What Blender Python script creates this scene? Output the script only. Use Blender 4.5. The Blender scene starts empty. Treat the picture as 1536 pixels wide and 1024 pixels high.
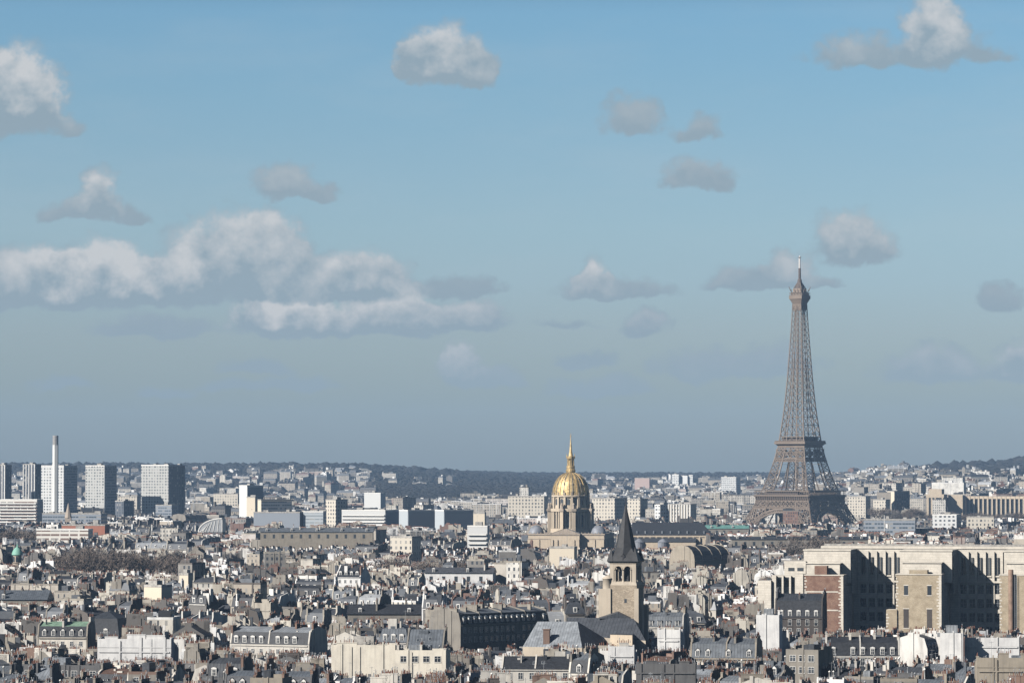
import bpy, math, random, bisect
import numpy as np
from mathutils import Vector, Matrix
R = math.radians
S = bpy.context.scene
COL = S.collection
rnd = random.Random(7)

# ------------------------------------------------------------------ camera
F, UC, VH, CZ = 5600.0, 768.0, 706.0, 75.0      # focal length in photo pixels, principal column, horizon row, camera height
cam = bpy.data.objects.new("camera", bpy.data.cameras.new("camera")); COL.objects.link(cam)
cam.location = (0, 0, CZ)
cam.rotation_euler = (R(90) + math.atan((VH - 512) / F), 0, 0)
cam.data.sensor_width = 36; cam.data.lens = F / 1536 * 36
cam.data.clip_start = 1; cam.data.clip_end = 60000
S.camera = cam
S.render.engine = 'CYCLES'
S.cycles.use_denoising = True
S.cycles.max_bounces = 3; S.cycles.diffuse_bounces = 0; S.cycles.glossy_bounces = 2
S.cycles.volume_bounces = 0; S.cycles.transparent_max_bounces = 8
S.cycles.caustics_reflective = False; S.cycles.caustics_refractive = False
S.view_settings.view_transform = 'Standard'; S.view_settings.look = 'None'
S.view_settings.gamma = 1; S.view_settings.use_curve_mapping = False
S.view_settings.exposure = 0.5

# ------------------------------------------------------------------ sun
SUN_A, SUN_E = 56.0, 32.0        # degrees left of straight behind the camera, and elevation
sd = Vector((-math.sin(R(SUN_A)) * math.cos(R(SUN_E)), -math.cos(R(SUN_A)) * math.cos(R(SUN_E)), math.sin(R(SUN_E))))
sl = bpy.data.lights.new("sun", 'SUN'); sl.energy = 5.0; sl.angle = R(0.5); sl.color = (1.0, 0.955, 0.895)
so = bpy.data.objects.new("sun", sl); COL.objects.link(so)
so.rotation_euler = sd.to_track_quat('Z', 'Y').to_euler()

# ------------------------------------------------------------------ node helper
class NT:
    def __init__(s, tree): s.t = tree; s.n = tree.nodes; s.l = tree.links
    def new(s, typ, **kw):
        n = s.n.new(typ)
        for k, v in kw.items(): setattr(n, k, v)
        return n
    def put(s, sock, v):
        if hasattr(v, 'links') or isinstance(v, bpy.types.NodeSocket): s.l.new(v, sock)
        elif v is not None: sock.default_value = v
    def m(s, op, a, b=None, c=None, clamp=False):
        n = s.new('ShaderNodeMath', operation=op); n.use_clamp = clamp
        for i, v in enumerate((a, b, c)):
            if v is not None: s.put(n.inputs[i], v)
        return n.outputs[0]
    def v(s, op, a, b=None, c=None, scale=None):
        n = s.new('ShaderNodeVectorMath', operation=op)
        for i, x in enumerate((a, b, c)):
            if x is not None: s.put(n.inputs[i], x)
        if scale is not None: s.put(n.inputs['Scale'], scale)
        return n.outputs['Value'] if op in ('LENGTH', 'DOT_PRODUCT', 'DISTANCE') else n.outputs[0]
    def mix(s, f, a, b, mode='MIX'):
        n = s.new('ShaderNodeMix', data_type='RGBA', blend_type=mode)
        s.put(n.inputs[0], f); s.put(n.inputs[6], a); s.put(n.inputs[7], b)
        return n.outputs[2]
    def noise(s, vec, scale, detail=3, rough=.5, color=False):
        n = s.new('ShaderNodeTexNoise'); s.put(n.inputs['Vector'], vec)
        n.inputs['Scale'].default_value = scale; n.inputs['Detail'].default_value = detail; n.inputs['Roughness'].default_value = rough
        return n.outputs['Color' if color else 'Fac']
    def ramp(s, f, pts, interp='LINEAR'):
        n = s.new('ShaderNodeValToRGB'); n.color_ramp.interpolation = interp
        e = n.color_ramp.elements
        while len(e) < len(pts): e.new(.5)
        for i, (p, c) in enumerate(pts):
            e[i].position = p; e[i].color = c if len(c) == 4 else (*c, 1)
        s.put(n.inputs[0], f); return n.outputs[0]
    def sm(s, x, a, b):
        n = s.new('ShaderNodeMapRange', interpolation_type='SMOOTHSTEP'); s.put(n.inputs[0], x)
        n.inputs[1].default_value = a; n.inputs[2].default_value = b; return n.outputs[0]

def g(c): return c / 12.92 if c <= .04045 else ((c + .055) / 1.055) ** 2.4
def srgb(r, gg, b): return (g(r / 255), g(gg / 255), g(b / 255), 1)

# ------------------------------------------------------------------ world: Nishita sky with cumulus by direction
SKY_STRENGTH = 0.05
W = bpy.data.worlds.new("World"); S.world = W; W.use_nodes = True
W.node_tree.nodes.clear(); N = NT(W.node_tree)
W.cycles.sampling_method = 'MANUAL'; W.cycles.sample_map_resolution = 256
sky = N.new('ShaderNodeTexSky', sky_type='NISHITA'); sky.sun_disc = False
sky.sun_elevation = R(SUN_E); sky.sun_rotation = math.atan2(sd.x, sd.y)
sky.altitude = 100; sky.air_density = 1.0; sky.dust_density = 0.6; sky.ozone_density = 1.5
tc = N.new('ShaderNodeTexCoord').outputs['Generated']
sp = N.new('ShaderNodeSeparateXYZ'); N.put(sp.inputs[0], tc)
X, Y, Z = sp.outputs
Yc = N.m('MAXIMUM', Y, 0.05)
uu = N.m('MULTIPLY', N.m('DIVIDE', X, Yc), F / 100)          # tangent-plane direction, hundreds of photo pixels right of centre
vv = N.m('MULTIPLY', N.m('DIVIDE', Z, Yc), F / 100)          # ... above the horizon
cb = N.new('ShaderNodeCombineXYZ'); N.put(cb.inputs[0], uu); N.put(cb.inputs[1], vv); P = cb.outputs[0]
warp = N.v('SUBTRACT', N.noise(P, 1.6, 4, .6, True), (.5, .5, .5))
PW = N.v('MULTIPLY_ADD', warp, (.8, .42, 0), P)
# clouds: centre column, flat-base row, half width, height, weight (opacity), brightness
CL = [(32,206,80,124,1.25,.95),(-35,215,85,112,1.25,.8),(96,208,42,26,.6,.1),
 (668,139,82,92,1.25,.8),(722,139,36,58,.9,.35),(612,120,32,52,.8,.5),
 (142,337,50,70,1.15,.7),(92,340,46,34,.9,.15),(200,337,36,24,.85,.05),
 (425,307,58,56,.95,.3),(482,306,40,30,.8,.15),
 (1405,108,62,118,1.05,.8),(1300,104,115,48,.8,.3),(1478,98,55,44,.75,.1),
 (950,215,58,66,.9,.2),(1048,215,55,38,.8,.2),(1050,294,76,50,.95,.25),
 (1285,400,86,72,1.15,.65),
 (160,472,115,96,1.5,1.05),(60,470,125,84,1.4,.85),(255,466,90,68,1.25,.85),(350,458,135,122,1.2,.8),(412,458,80,118,1.2,.6),(-25,472,85,84,1.3,.3),
 (540,454,102,66,1.2,.8),(452,457,80,44,1.1,.5),(690,450,80,32,.95,.05),
 (425,511,100,66,1.35,1.05),(560,509,150,50,1.35,.7),(610,505,64,62,1.05,.75),(705,500,80,44,1.2,.5),
 (235,510,115,34,1.05,.05),(892,452,36,58,1.1,.85),(925,452,115,32,1.1,.15),
 (1120,442,82,36,1.0,.2),(1182,440,58,56,.9,.45),(1228,434,45,20,.7,.1),(965,510,52,40,1.0,.3),
 (1503,472,42,38,.95,.1),(845,496,60,14,.5,0),
 (690,583,48,62,1.05,.6),(745,588,58,30,.9,.1),(385,565,68,22,.8,.0),(878,555,56,24,.8,0),
 (1045,574,95,44,.85,.1),(1165,567,85,46,.8,.1),(1395,582,105,56,.9,.25),(1525,578,62,54,1.0,.6),
 (450,588,85,22,.85,0),(900,600,105,32,.75,.05),(95,590,70,20,.8,0),(250,602,75,16,.7,0),(350,592,70,18,.7,0)]
acc = None
CL = [(a, b, c, d * 1.05, w_ * 1.05 + (.28 if b > 540 else .15 if b > 430 else .08), e) for a, b, c, d, w_, e in CL]
for (cu, cv, rw, rh, wt, br) in CL:
    sx, sy = 100 / rw, 100 / rh
    q = N.v('MULTIPLY_ADD', PW, (sx, sy, 0), (-(cu - UC) / 100 * sx, -((VH - cv) / 100 + .03) * sy - .28, 0))
    q = N.v('MINIMUM', q, N.v('MULTIPLY', q, (1, 3.4, 1)))
    w = N.m('MULTIPLY', N.m('SUBTRACT', 1.0, N.v('LENGTH', q), clamp=True), wt)       # 0..wt inside the puff
    hv = N.v('MULTIPLY_ADD', q, (0, 1, 0), (1, 0, br))
    wv = N.v('SCALE', hv, scale=w)                                             # (w, w*height, w*bright)
    acc = wv if acc is None else N.v('ADD', acc, wv)
sa = N.new('ShaderNodeSeparateXYZ'); N.put(sa.inputs[0], acc)
fine = N.noise(P, 2.3, 10, .64)
fine2 = N.noise(N.v('ADD', P, (-.13, .16, 0)), 2.1, 5, .5)          # the same puffs seen a little nearer the sun
body = N.m('MULTIPLY', N.m('MINIMUM', sa.outputs[0], 1.25), 1.0)
dens = N.sm(N.m('ADD', body, N.m('MULTIPLY', N.m('SUBTRACT', fine, .50), 1.3)), .03, .56)
dens = N.m('MULTIPLY', dens, N.sm(body, 0.0, .12))
wmax = N.m('MAXIMUM', sa.outputs[0], .05)
hgt = N.m('DIVIDE', sa.outputs[1], wmax); brt = N.m('DIVIDE', sa.outputs[2], wmax)
lit = N.m('ADD', N.m('MULTIPLY', N.m('ADD', hgt, .12), 1.35), N.m('MULTIPLY', N.m('SUBTRACT', fine, fine2), 2.4))
lit = N.m('MULTIPLY', lit, brt)
lit = N.m('MULTIPLY', lit, N.sm(body, .05, .55), clamp=True)
# sky: tint of the Nishita colour with elevation; a broad thin veil of cirrus
el = N.m('MULTIPLY', Z, 1.0)
TINT = [(0.014, (0.7401, 0.8569, 1.0429)), (0.095, (0.7787, 0.9325, 1.1574)), (0.184, (0.8828, 1.0112, 1.2818)), (0.25, (0.9223, 1.0968, 1.3931)), (0.32, (0.9565, 1.1522, 1.4001)), (0.41, (0.919, 1.1479, 1.3788)), (0.5, (0.8644, 1.1505, 1.3736)), (0.61, (0.8105, 1.1574, 1.3941)), (0.78, (0.36, 0.46, 0.62)), (1.0, (0.3, 0.35, 0.44))]
tint = N.ramp(N.m('MULTIPLY', el, 5.0), TINT)
veil = N.sm(N.noise(N.v('MULTIPLY', P, (.16, .62, 1)), 1.0, 5, .6), .42, .72)
skyc = N.mix(1.0, sky.outputs[0], tint, 'MULTIPLY')
veilk = N.new('ShaderNodeRGB'); veilk.outputs[0].default_value = (7.4, 8.2, 8.6, 1)
skyc = N.mix(N.m('MULTIPLY', N.m('MULTIPLY', veil, .13), N.sm(vv, 1.6, 3.6)), skyc, veilk.outputs[0])
dark = N.new('ShaderNodeRGB'); dark.outputs[0].default_value = (4.15, 5.3, 6.1, 1)
brig = N.new('ShaderNodeRGB'); brig.outputs[0].default_value = (9.0, 9.0, 9.0, 1)
cc = N.mix(lit, dark.outputs[0], brig.outputs[0])
far = N.sm(vv, .2, 2.2)                                             # low clouds are farther off and dissolve in the air
cc = N.mix(N.m('MULTIPLY', N.m('SUBTRACT', 1.0, far), .35), cc, skyc)
dens = N.m('MULTIPLY', dens, N.m('MULTIPLY_ADD', far, .34, .62))
dens = N.m('MULTIPLY', dens, N.m('MULTIPLY', N.sm(Y, .1, .3), .93))
fin = N.mix(dens, skyc, cc)
bg = N.new('ShaderNodeBackground'); N.put(bg.inputs[0], fin); bg.inputs[1].default_value = SKY_STRENGTH
wo = N.new('ShaderNodeOutputWorld'); N.l.new(bg.outputs[0], wo.inputs[0])

# ------------------------------------------------------------------ haze
HAZE = 4.3e-5
def make_haze():
    mt = bpy.data.materials.new("haze"); mt.use_nodes = True; t = NT(mt.node_tree); t.n.clear()
    pv = t.new('ShaderNodeVolumePrincipled'); pv.inputs['Color'].default_value = (.45, .68, 1, 1)
    pv.inputs['Density'].default_value = HAZE; pv.inputs['Anisotropy'].default_value = 0.0
    o = t.new('ShaderNodeOutputMaterial'); t.l.new(pv.outputs[0], o.inputs['Volume'])
    b = MB(); b.box(-3600, -60, -12, 3600, 16200, 335); ob = b.build("haze", [mt]); ob["kind"] = "stuff"

# ------------------------------------------------------------------ mesh builder
class MB:
    def __init__(s): s.v = []; s.f = []; s.m = []; s.uv = []; s.t = []; s.T = None; s.tone = 0.0; s.fl = []; s.uvo = 0.0
    def pt(s, p):
        if s.T is not None: p = s.T @ Vector(p)
        s.v.append((p[0], p[1], p[2])); return len(s.v) - 1
    def face(s, pts, m=0, uv=None, smooth=False):
        i0 = len(s.v)
        for p in pts: s.pt(p)
        s.f.append(tuple(range(i0, i0 + len(pts)))); s.m.append(m); s.t.append(s.tone)
        s.uv.append(uv if uv else [(0, 0)] * len(pts)); s.fl.append(smooth)
    def wall(s, a, b, z0, z1, m=0):
        """vertical quad from a to b (outside on the right-hand side walking a->b is -normal)"""
        L = math.hypot(b[0] - a[0], b[1] - a[1]); o = s.uvo
        s.face([(a[0], a[1], z0), (b[0], b[1], z0), (b[0], b[1], z1), (a[0], a[1], z1)], m, [(o, 0), (o + L, 0), (o + L, z1 - z0), (o, z1 - z0)])
    def box(s, x0, y0, z0, x1, y1, z1, m=0, mt=None, bottom=True):
        if mt is None: mt = m
        s.wall((x0, y0), (x1, y0), z0, z1, m); s.wall((x1, y0), (x1, y1), z0, z1, m)
        s.wall((x1, y1), (x0, y1), z0, z1, m); s.wall((x0, y1), (x0, y0), z0, z1, m)
        s.face([(x0, y0, z1), (x1, y0, z1), (x1, y1, z1), (x0, y1, z1)], mt)
        if bottom: s.face([(x0, y1, z0), (x1, y1, z0), (x1, y0, z0), (x0, y0, z0)], m)
    def cbox(s, cx, cy, z0, w, d, h, m=0, mt=None): s.box(cx - w / 2, cy - d / 2, z0, cx + w / 2, cy + d / 2, z0 + h, m, mt)
    def prism(s, prof, x0, x1, m=0, mend=None, m_of=None):
        """profile [(y,z)...] in y order, extruded along x, open underneath"""
        n = len(prof)
        for i in range(n - 1):
            a, b = prof[i], prof[i + 1]
            mm = m_of[i] if m_of else m
            s.face([(x0, a[0], a[1]), (x1, a[0], a[1]), (x1, b[0], b[1]), (x0, b[0], b[1])], mm,
                   [(0, 0), (x1 - x0, 0), (x1 - x0, 3), (0, 3)])
        me = m if mend is None else mend
        s.face([(x0, p[0], p[1]) for p in prof][::1], me); s.face([(x1, p[0], p[1]) for p in prof][::-1], me)
        s.face([(x0, prof[0][0], prof[0][1]), (x0, prof[-1][0], prof[-1][1]), (x1, prof[-1][0], prof[-1][1]), (x1, prof[0][0], prof[0][1])], me)
    def slab(s, prof, x0, x1, m=0):
        """closed vertical slab under a profile (profile is a closed loop in y,z)"""
        n = len(prof)
        for i in range(n):
            a, b = prof[i], prof[(i + 1) % n]
            s.face([(x0, a[0], a[1]), (x0, b[0], b[1]), (x1, b[0], b[1]), (x1, a[0], a[1])], m)
        s.face([(x0, p[0], p[1]) for p in prof][::-1], m); s.face([(x1, p[0], p[1]) for p in prof], m)
    def rings(s, rs, m=0, cap=True, smooth=False):
        """rs: list of closed loops of equal length"""
        n = len(rs[0])
        for j in range(len(rs) - 1):
            for i in range(n):
                k = (i + 1) % n
                a, b, c, d = rs[j][i], rs[j][k], rs[j + 1][k], rs[j + 1][i]
                if (Vector(c) - Vector(d)).length < 1e-6: s.face([a, b, c], m, None, smooth)
                else: s.face([a, b, c, d], m, None, smooth)
        if cap and (Vector(rs[-1][0]) - Vector(rs[-1][1])).length > 1e-4: s.face(rs[-1], m)
    def lathe(s, cx, cy, prof, n=12, m=0, smooth=True, cap=True, sx=1, ph=0.0):
        rs = [[(cx + r * math.cos(2 * math.pi * i / n + ph) * sx, cy + r * math.sin(2 * math.pi * i / n + ph), z) for i in range(n)] for r, z in prof]
        s.rings(rs, m, cap, smooth)
    def bar(s, a, b, t, m=0, t2=None):
        a = Vector(a); b = Vector(b); d = (b - a)
        if d.length < 1e-6: return
        d.normalize(); up = Vector((0, 0, 1)) if abs(d.z) < .95 else Vector((1, 0, 0))
        x = d.cross(up).normalized() * (t / 2); y = d.cross(x).normalized() * ((t2 or t) / 2)
        A = [a + x + y, a - x + y, a - x - y, a + x - y]; B = [b + x + y, b - x + y, b - x - y, b + x - y]
        for i in range(4):
            k = (i + 1) % 4; s.face([A[i], B[i], B[k], A[k]], m)
        s.face(A, m); s.face(B[::-1], m)
    def build(s, name, mats, parent=None, merge=False, loc=None, rz=None):
        me = bpy.data.meshes.new(name); me.from_pydata(s.v, [], s.f)
        for x in mats: me.materials.append(x)
        if any(s.m): me.polygons.foreach_set("material_index", s.m)
        if any(s.fl): me.polygons.foreach_set("use_smooth", s.fl)
        ul = me.uv_layers.new(name="UVMap")
        ul.data.foreach_set("uv", [c for f in s.uv for p in f for c in p])
        if any(s.t):
            at = me.attributes.new("tone", 'FLOAT', 'FACE'); at.data.foreach_set("value", s.t)
        if any(s.fl) or merge:
            import bmesh
            bm = bmesh.new(); bm.from_mesh(me); bmesh.ops.remove_doubles(bm, verts=bm.verts, dist=1e-4); bm.to_mesh(me); bm.free()
        o = bpy.data.objects.new(name, me); COL.objects.link(o)
        if parent is not None: o.parent = parent
        if loc is not None: o.location = loc
        if rz is not None: o.rotation_euler = (0, 0, rz)
        return o

def thing(name, label, cat, loc=(0, 0, 0), rz=0, group=None):
    o = bpy.data.objects.new(name, None); COL.objects.link(o); o.empty_display_size = .5
    o.location = loc; o.rotation_euler = (0, 0, rz); o["label"] = label; o["category"] = cat
    if group: o["group"] = group
    return o
def tag(o, label, cat, group=None):
    o["label"] = label; o["category"] = cat
    if group: o["group"] = group
    return o
def inst(mesh, name, parent, loc=(0, 0, 0), rz=0, sc=None):
    o = bpy.data.objects.new(name, mesh); COL.objects.link(o); o.parent = parent
    o.location = loc; o.rotation_euler = (0, 0, rz)
    if sc: o.scale = sc
    return o
def wx(u, D): return (u - UC) / F * D
def wz(v, D): return CZ - (v - VH) / F * D

def lerp(tab, x):
    if x <= tab[0][0]: return tab[0][1]
    for (a, p), (b, q) in zip(tab, tab[1:]):
        if x <= b: return p + (q - p) * (x - a) / (b - a)
    return tab[-1][1]
GL = [(0, 0), (3600, 0), (5600, 2), (7000, 30), (8300, 62), (9500, 80), (12000, 78), (16200, 40)]
GM = [(0, 0), (3600, 0), (4100, -7), (4700, 0), (6000, 12), (8000, 36), (11000, 58), (12500, 60), (16200, 40)]
GR = [(0, 0), (3600, 0), (4100, -7), (4400, 8), (4700, 15), (6000, 38), (7200, 54), (9000, 60), (11000, 58), (16200, 40)]
def gz(x, y):
    if y < 3600: return 0.0
    u = UC + F * x / y
    l = lerp(GL, y); m = lerp(GM, y); r = lerp(GR, y)
    a = min(1, max(0, (830 - u) / 330)); a = a * a * (3 - 2 * a)
    b = min(1, max(0, (u - 1180) / 160)); b = b * b * (3 - 2 * b)
    z = l * a + (1 - a) * (r * b + m * (1 - b))
    if u > 1380: z += 24 * min(1, (u - 1380) / 190) ** 1.3 * math.exp(-((y - 9000) / 900) ** 2)
    return z

# ------------------------------------------------------------------ materials
def mat(name, build, rough=.85, spec=.3, metal=0.0):
    mt = bpy.data.materials.new(name); mt.use_nodes = True; t = NT(mt.node_tree)
    b = t.n.get("Principled BSDF"); b.inputs['Roughness'].default_value = rough
    b.inputs['Specular IOR Level'].default_value = spec; b.inputs['Metallic'].default_value = metal
    c = build(t, b)
    if c is not None: t.put(b.inputs['Base Color'], c)
    return mt
def c4(c): return (*c, 1) if len(c) == 3 else c
def scl(c, k): return tuple(min(1, x * k) for x in c[:3])
def plaster(name, col, var=.25, stain=.35, rough=.9):
    def f(t, b):
        tc = t.new('ShaderNodeTexCoord').outputs['Object']; gp = t.new('ShaderNodeNewGeometry').outputs['Position']
        r = t.new('ShaderNodeObjectInfo').outputs['Random']
        n1 = t.noise(gp, .35, 5, .6)
        n2 = t.noise(t.v('MULTIPLY', gp, (1.3, 1.3, .12)), 1.0, 4, .6)     # vertical run-off streaks
        k = t.m('ADD', t.m('MULTIPLY', t.sm(n1, .35, .7), .5), t.m('MULTIPLY', t.sm(n2, .42, .75), .6))
        c = t.mix(t.m('MULTIPLY', k, stain), c4(col), c4((col[0] * .42, col[1] * .42, col[2] * .45)))
        return t.mix(r, c, t.mix(1.0, c, c4((1 - var, 1 - var * .95, 1 - var * .85)), 'MULTIPLY'))
    return mat(name, f, rough)
def zinc(name, col, seam=.9, k=.35, rough=.55, spec=.25):
    def f(t, b):
        tco = t.new('ShaderNodeTexCoord'); o = tco.outputs['Object']; nn = tco.outputs['Normal']
        r = t.new('ShaderNodeObjectInfo').outputs['Random']; gp = t.new('ShaderNodeNewGeometry').outputs['Position']
        s1 = t.new('ShaderNodeSeparateXYZ'); t.put(s1.inputs[0], o); s2 = t.new('ShaderNodeSeparateXYZ'); t.put(s2.inputs[0], nn)
        side = t.m('GREATER_THAN', t.m('ABSOLUTE', s2.outputs[0]), t.m('ABSOLUTE', s2.outputs[1]))
        x = t.m('ADD', t.m('MULTIPLY', s1.outputs[1], side), t.m('MULTIPLY', s1.outputs[0], t.m('SUBTRACT', 1.0, side)))
        q = t.m('DIVIDE', x, seam)
        fr = t.m('FRACT', q); line = t.m('SUBTRACT', 1.0, t.sm(t.m('ABSOLUTE', t.m('SUBTRACT', fr, .5)), .02, .12))
        wn = t.new('ShaderNodeTexWhiteNoise', noise_dimensions='1D'); t.put(wn.inputs['W'], t.m('FLOOR', q))
        n1 = t.noise(gp, .5, 5, .65)
        base = t.mix(t.sm(n1, .3, .72), c4(scl(col, 1 - k)), c4(scl(col, 1 + k * .6)))
        base = t.mix(t.m('MULTIPLY', wn.outputs[0], .35), base, c4(scl(col, .62)))
        base = t.mix(t.m('MULTIPLY', line, .85), base, c4(scl(col, .45)))
        bp = t.new('ShaderNodeBump'); bp.inputs['Strength'].default_value = .5; bp.inputs['Distance'].default_value = .08
        t.put(bp.inputs['Height'], line); t.l.new(bp.outputs[0], b.inputs['Normal'])
        return t.mix(t.m('MULTIPLY', r, .7), base, t.mix(1.0, base, (.62, .66, .72, 1), 'MULTIPLY'))
    return mat(name, f, rough, spec)
def plain(name, col, var=.2, scale=.6, rough=.8, spec=.3, metal=0.0):
    def f(t, b):
        gp = t.new('ShaderNodeNewGeometry').outputs['Position']
        return t.mix(t.sm(t.noise(gp, scale, 4, .6), .3, .7), c4(scl(col, 1 - var)), c4(scl(col, 1 + var)))
    return mat(name, f, rough, spec, metal)
def brick(name, col, mortar, sx=.22, sy=.075, var=.3):
    def f(t, b):
        gp = t.new('ShaderNodeTexCoord').outputs['Object']
        s1 = t.new('ShaderNodeSeparateXYZ'); t.put(s1.inputs[0], gp)
        cbn = t.new('ShaderNodeCombineXYZ'); t.put(cbn.inputs[0], t.m('ADD', s1.outputs[0], s1.outputs[1])); t.put(cbn.inputs[1], s1.outputs[2])
        bt = t.new('ShaderNodeTexBrick'); t.put(bt.inputs[0], cbn.outputs[0]); bt.inputs['Scale'].default_value = 1
        bt.inputs['Brick Width'].default_value = sx; bt.inputs['Row Height'].default_value = sy; bt.inputs['Mortar Size'].default_value = sy * .14
        bt.inputs['Color1'].default_value = c4(scl(col, 1 - var)); bt.inputs['Color2'].default_value = c4(scl(col, 1 + var)); bt.inputs['Mortar'].default_value = c4(mortar)
        n1 = t.noise(gp, .4, 6, .7)
        return t.mix(t.sm(n1, .35, .75), bt.outputs[0], c4(scl(col, .72)))
    return mat(name, f, .92)
def far_wall_mat(name, cellw=2.5, cellh=3.1, glass=(.035, .045, .06), base=None, wfx=(.30, .70), wfy=(.22, .74)):
    """facade of far-off buildings: rows of windows by UV (metres), wall colour by the 'tone' number of each building"""
    def f(t, b):
        uv = t.new('ShaderNodeUVMap').outputs[0]; s1 = t.new('ShaderNodeSeparateXYZ'); t.put(s1.inputs[0], uv)
        at = t.new('ShaderNodeAttribute', attribute_name="tone"); tone = at.outputs['Fac']
        cx = t.m('DIVIDE', s1.outputs[0], cellw); cy = t.m('DIVIDE', s1.outputs[1], cellh)
        fx, fy = t.m('FRACT', cx), t.m('FRACT', cy)
        wq = t.new('ShaderNodeTexWhiteNoise', noise_dimensions='2D'); cq = t.new('ShaderNodeCombineXYZ'); t.put(cq.inputs[0], t.m('FLOOR', cx)); t.put(cq.inputs[1], t.m('FLOOR', cy)); t.put(wq.inputs['Vector'], cq.outputs[0])
        inx = t.m('MULTIPLY', t.m('GREATER_THAN', fx, wfx[0]), t.m('LESS_THAN', fx, t.m('SUBTRACT', wfx[1] + .1, t.m('MULTIPLY', wq.outputs[0], .3))))
        iny = t.m('MULTIPLY', t.m('GREATER_THAN', fy, wfy[0]), t.m('LESS_THAN', fy, wfy[1]))
        cbn = t.new('ShaderNodeCombineXYZ'); t.put(cbn.inputs[0], t.m('FLOOR', cx)); t.put(cbn.inputs[1], t.m('FLOOR', cy)); t.put(cbn.inputs[2], tone)
        wn = t.new('ShaderNodeTexWhiteNoise', noise_dimensions='3D'); t.put(wn.inputs['Vector'], cbn.outputs[0])
        hasw = t.m('LESS_THAN', t.m('FRACT', t.m('MULTIPLY', tone, 37.7)), .78)
        win = t.m('MULTIPLY', t.m('MULTIPLY', inx, iny), hasw)
        gp = t.new('ShaderNodeNewGeometry').outputs['Position']
        wc = base if base else t.ramp(tone, [(0, (.17, .16, .15)), (.18, (.29, .27, .245)), (.34, (.41, .36, .295)), (.5, (.52, .485, .43)), (.64, (.34, .305, .26)), (.78, (.60, .56, .49)), (.92, (.76, .74, .70)), (1, (.26, .15, .11))])
        wc2 = t.mix(t.m('MULTIPLY', t.sm(t.noise(gp, .22, 4, .6), .4, .75), .45), wc, (.12, .115, .11, 1)) if base is None else wc
        gl = t.mix(t.m('GREATER_THAN', wn.outputs[0], .8), c4(glass), (.30, .29, .27, 1))  # paler panes stand for shutters, and for reflections put into the colour
        t.put(b.inputs['Roughness'], t.m('SUBTRACT', .9, t.m('MULTIPLY', win, .6)))
        return t.mix(t.m('MULTIPLY', win, .9), wc2, gl)
    return mat(name, f)
def far_roof_mat():
    def f(t, b):
        at = t.new('ShaderNodeAttribute', attribute_name="tone"); tone = at.outputs['Fac']
        gp = t.new('ShaderNodeNewGeometry').outputs['Position']
        c = t.ramp(t.m('FRACT', t.m('MULTIPLY', tone, 5.3)), [(0, (.03, .032, .038)), (.26, (.06, .065, .075)), (.48, (.10, .108, .12)), (.72, (.17, .183, .2)), (.87, (.32, .33, .34)), (.955, (.13, .07, .055)), (1, (.13, .12, .115))], 'CONSTANT')
        return t.mix(t.m('MULTIPLY', t.sm(t.noise(gp, .4, 4, .6), .35, .7), .5), c, t.mix(1.0, c, (.45, .45, .47, 1), 'MULTIPLY'))
    return mat("far_roof", f, .55, .4)

M = {}
M['cream'] = plaster("cream_render", (.71, .66, .575), .3, .55); M['white'] = plaster("white_render", (.77, .755, .725), .15, .55)
M['pale'] = plaster("pale_yellow_render", (.74, .68, .57), .05, .5)
M['beige'] = plaster("beige_stone", (.31, .28, .235), .3, .6); M['grey'] = plaster("grey_render", (.17, .165, .16), .3, .55)
M['tan'] = plaster("tan_limestone", (.38, .33, .26), .3, .55); M['brown'] = plaster("brown_render", (.105, .09, .08), .3, .5)
M['zinc'] = zinc("zinc", (.15, .163, .178)); M['zinc_light'] = zinc("pale_zinc", (.29, .305, .32)); M['zinc_dark'] = zinc("dark_zinc", (.06, .065, .073))
M['slate'] = plain("slate", (.028, .030, .035), .35, 1.4, .6, .3); M['slate_grey'] = plain("grey_slate", (.065, .068, .076), .3, .9, .6, .3)
M['tile'] = plain("brown_tile", (.10, .062, .048), .35, 1.2); M['copper'] = plain("green_copper", (.17, .26, .19), .3, .8)
M['pot'] = plain("terracotta", (.19, .088, .06), .35, 1.0); M['potcream'] = plain("pale_clay", (.40, .32, .26), .3, 1.0)
M['brick'] = brick("red_brick", (.20, .105, .08), (.42, .36, .3)); M['brickst'] = plaster("brick_render", (.25, .165, .125), .3, .5)
M['glass'] = mat("window_glass", lambda t, b: t.mix(t.new('ShaderNodeObjectInfo').outputs['Random'], (.02, .025, .032, 1), (.07, .08, .09, 1)), .12, .6)
M['frame'] = plain("white_paint", (.74, .72, .68), .08); M['metal'] = plain("grey_metal", (.30, .31, .32), .15, 1, .45, .5)
M['dark'] = plain("dark_metal", (.05, .05, .055), .2); M['gravel'] = plain("roof_gravel", (.36, .34, .31), .3, .7)
M['farwall'] = far_wall_mat("far_facade"); M['farroof'] = far_roof_mat()
FM = [M['farwall'], M['farroof'], M['pot'], M['frame'], M['glass'], M['farblank'] if 'farblank' in M else None]
def blank_mat():
    def f(t, b):
        at = t.new('ShaderNodeAttribute', attribute_name="tone"); tone = at.outputs['Fac']
        gp = t.new('ShaderNodeNewGeometry').outputs['Position']
        c = t.ramp(t.m('FRACT', t.m('MULTIPLY', tone, 11.3)), [(0, (.54, .50, .43)), (.14, (.68, .66, .62)), (.27, (.27, .245, .21)), (.44, (.14, .132, .125)), (.60, (.38, .345, .29)), (.76, (.76, .75, .73)), (.88, (.13, .115, .105)), (.97, (.19, .12, .10))], 'CONSTANT')
        return t.mix(t.m('MULTIPLY', t.sm(t.noise(t.v('MULTIPLY', gp, (1, 1, .3)), .4, 5, .6), .4, .75), .5), c, (.12, .105, .09, 1))
    return mat("far_party_wall", f)
M['farblank'] = blank_mat(); FM[5] = M['farblank']

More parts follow.
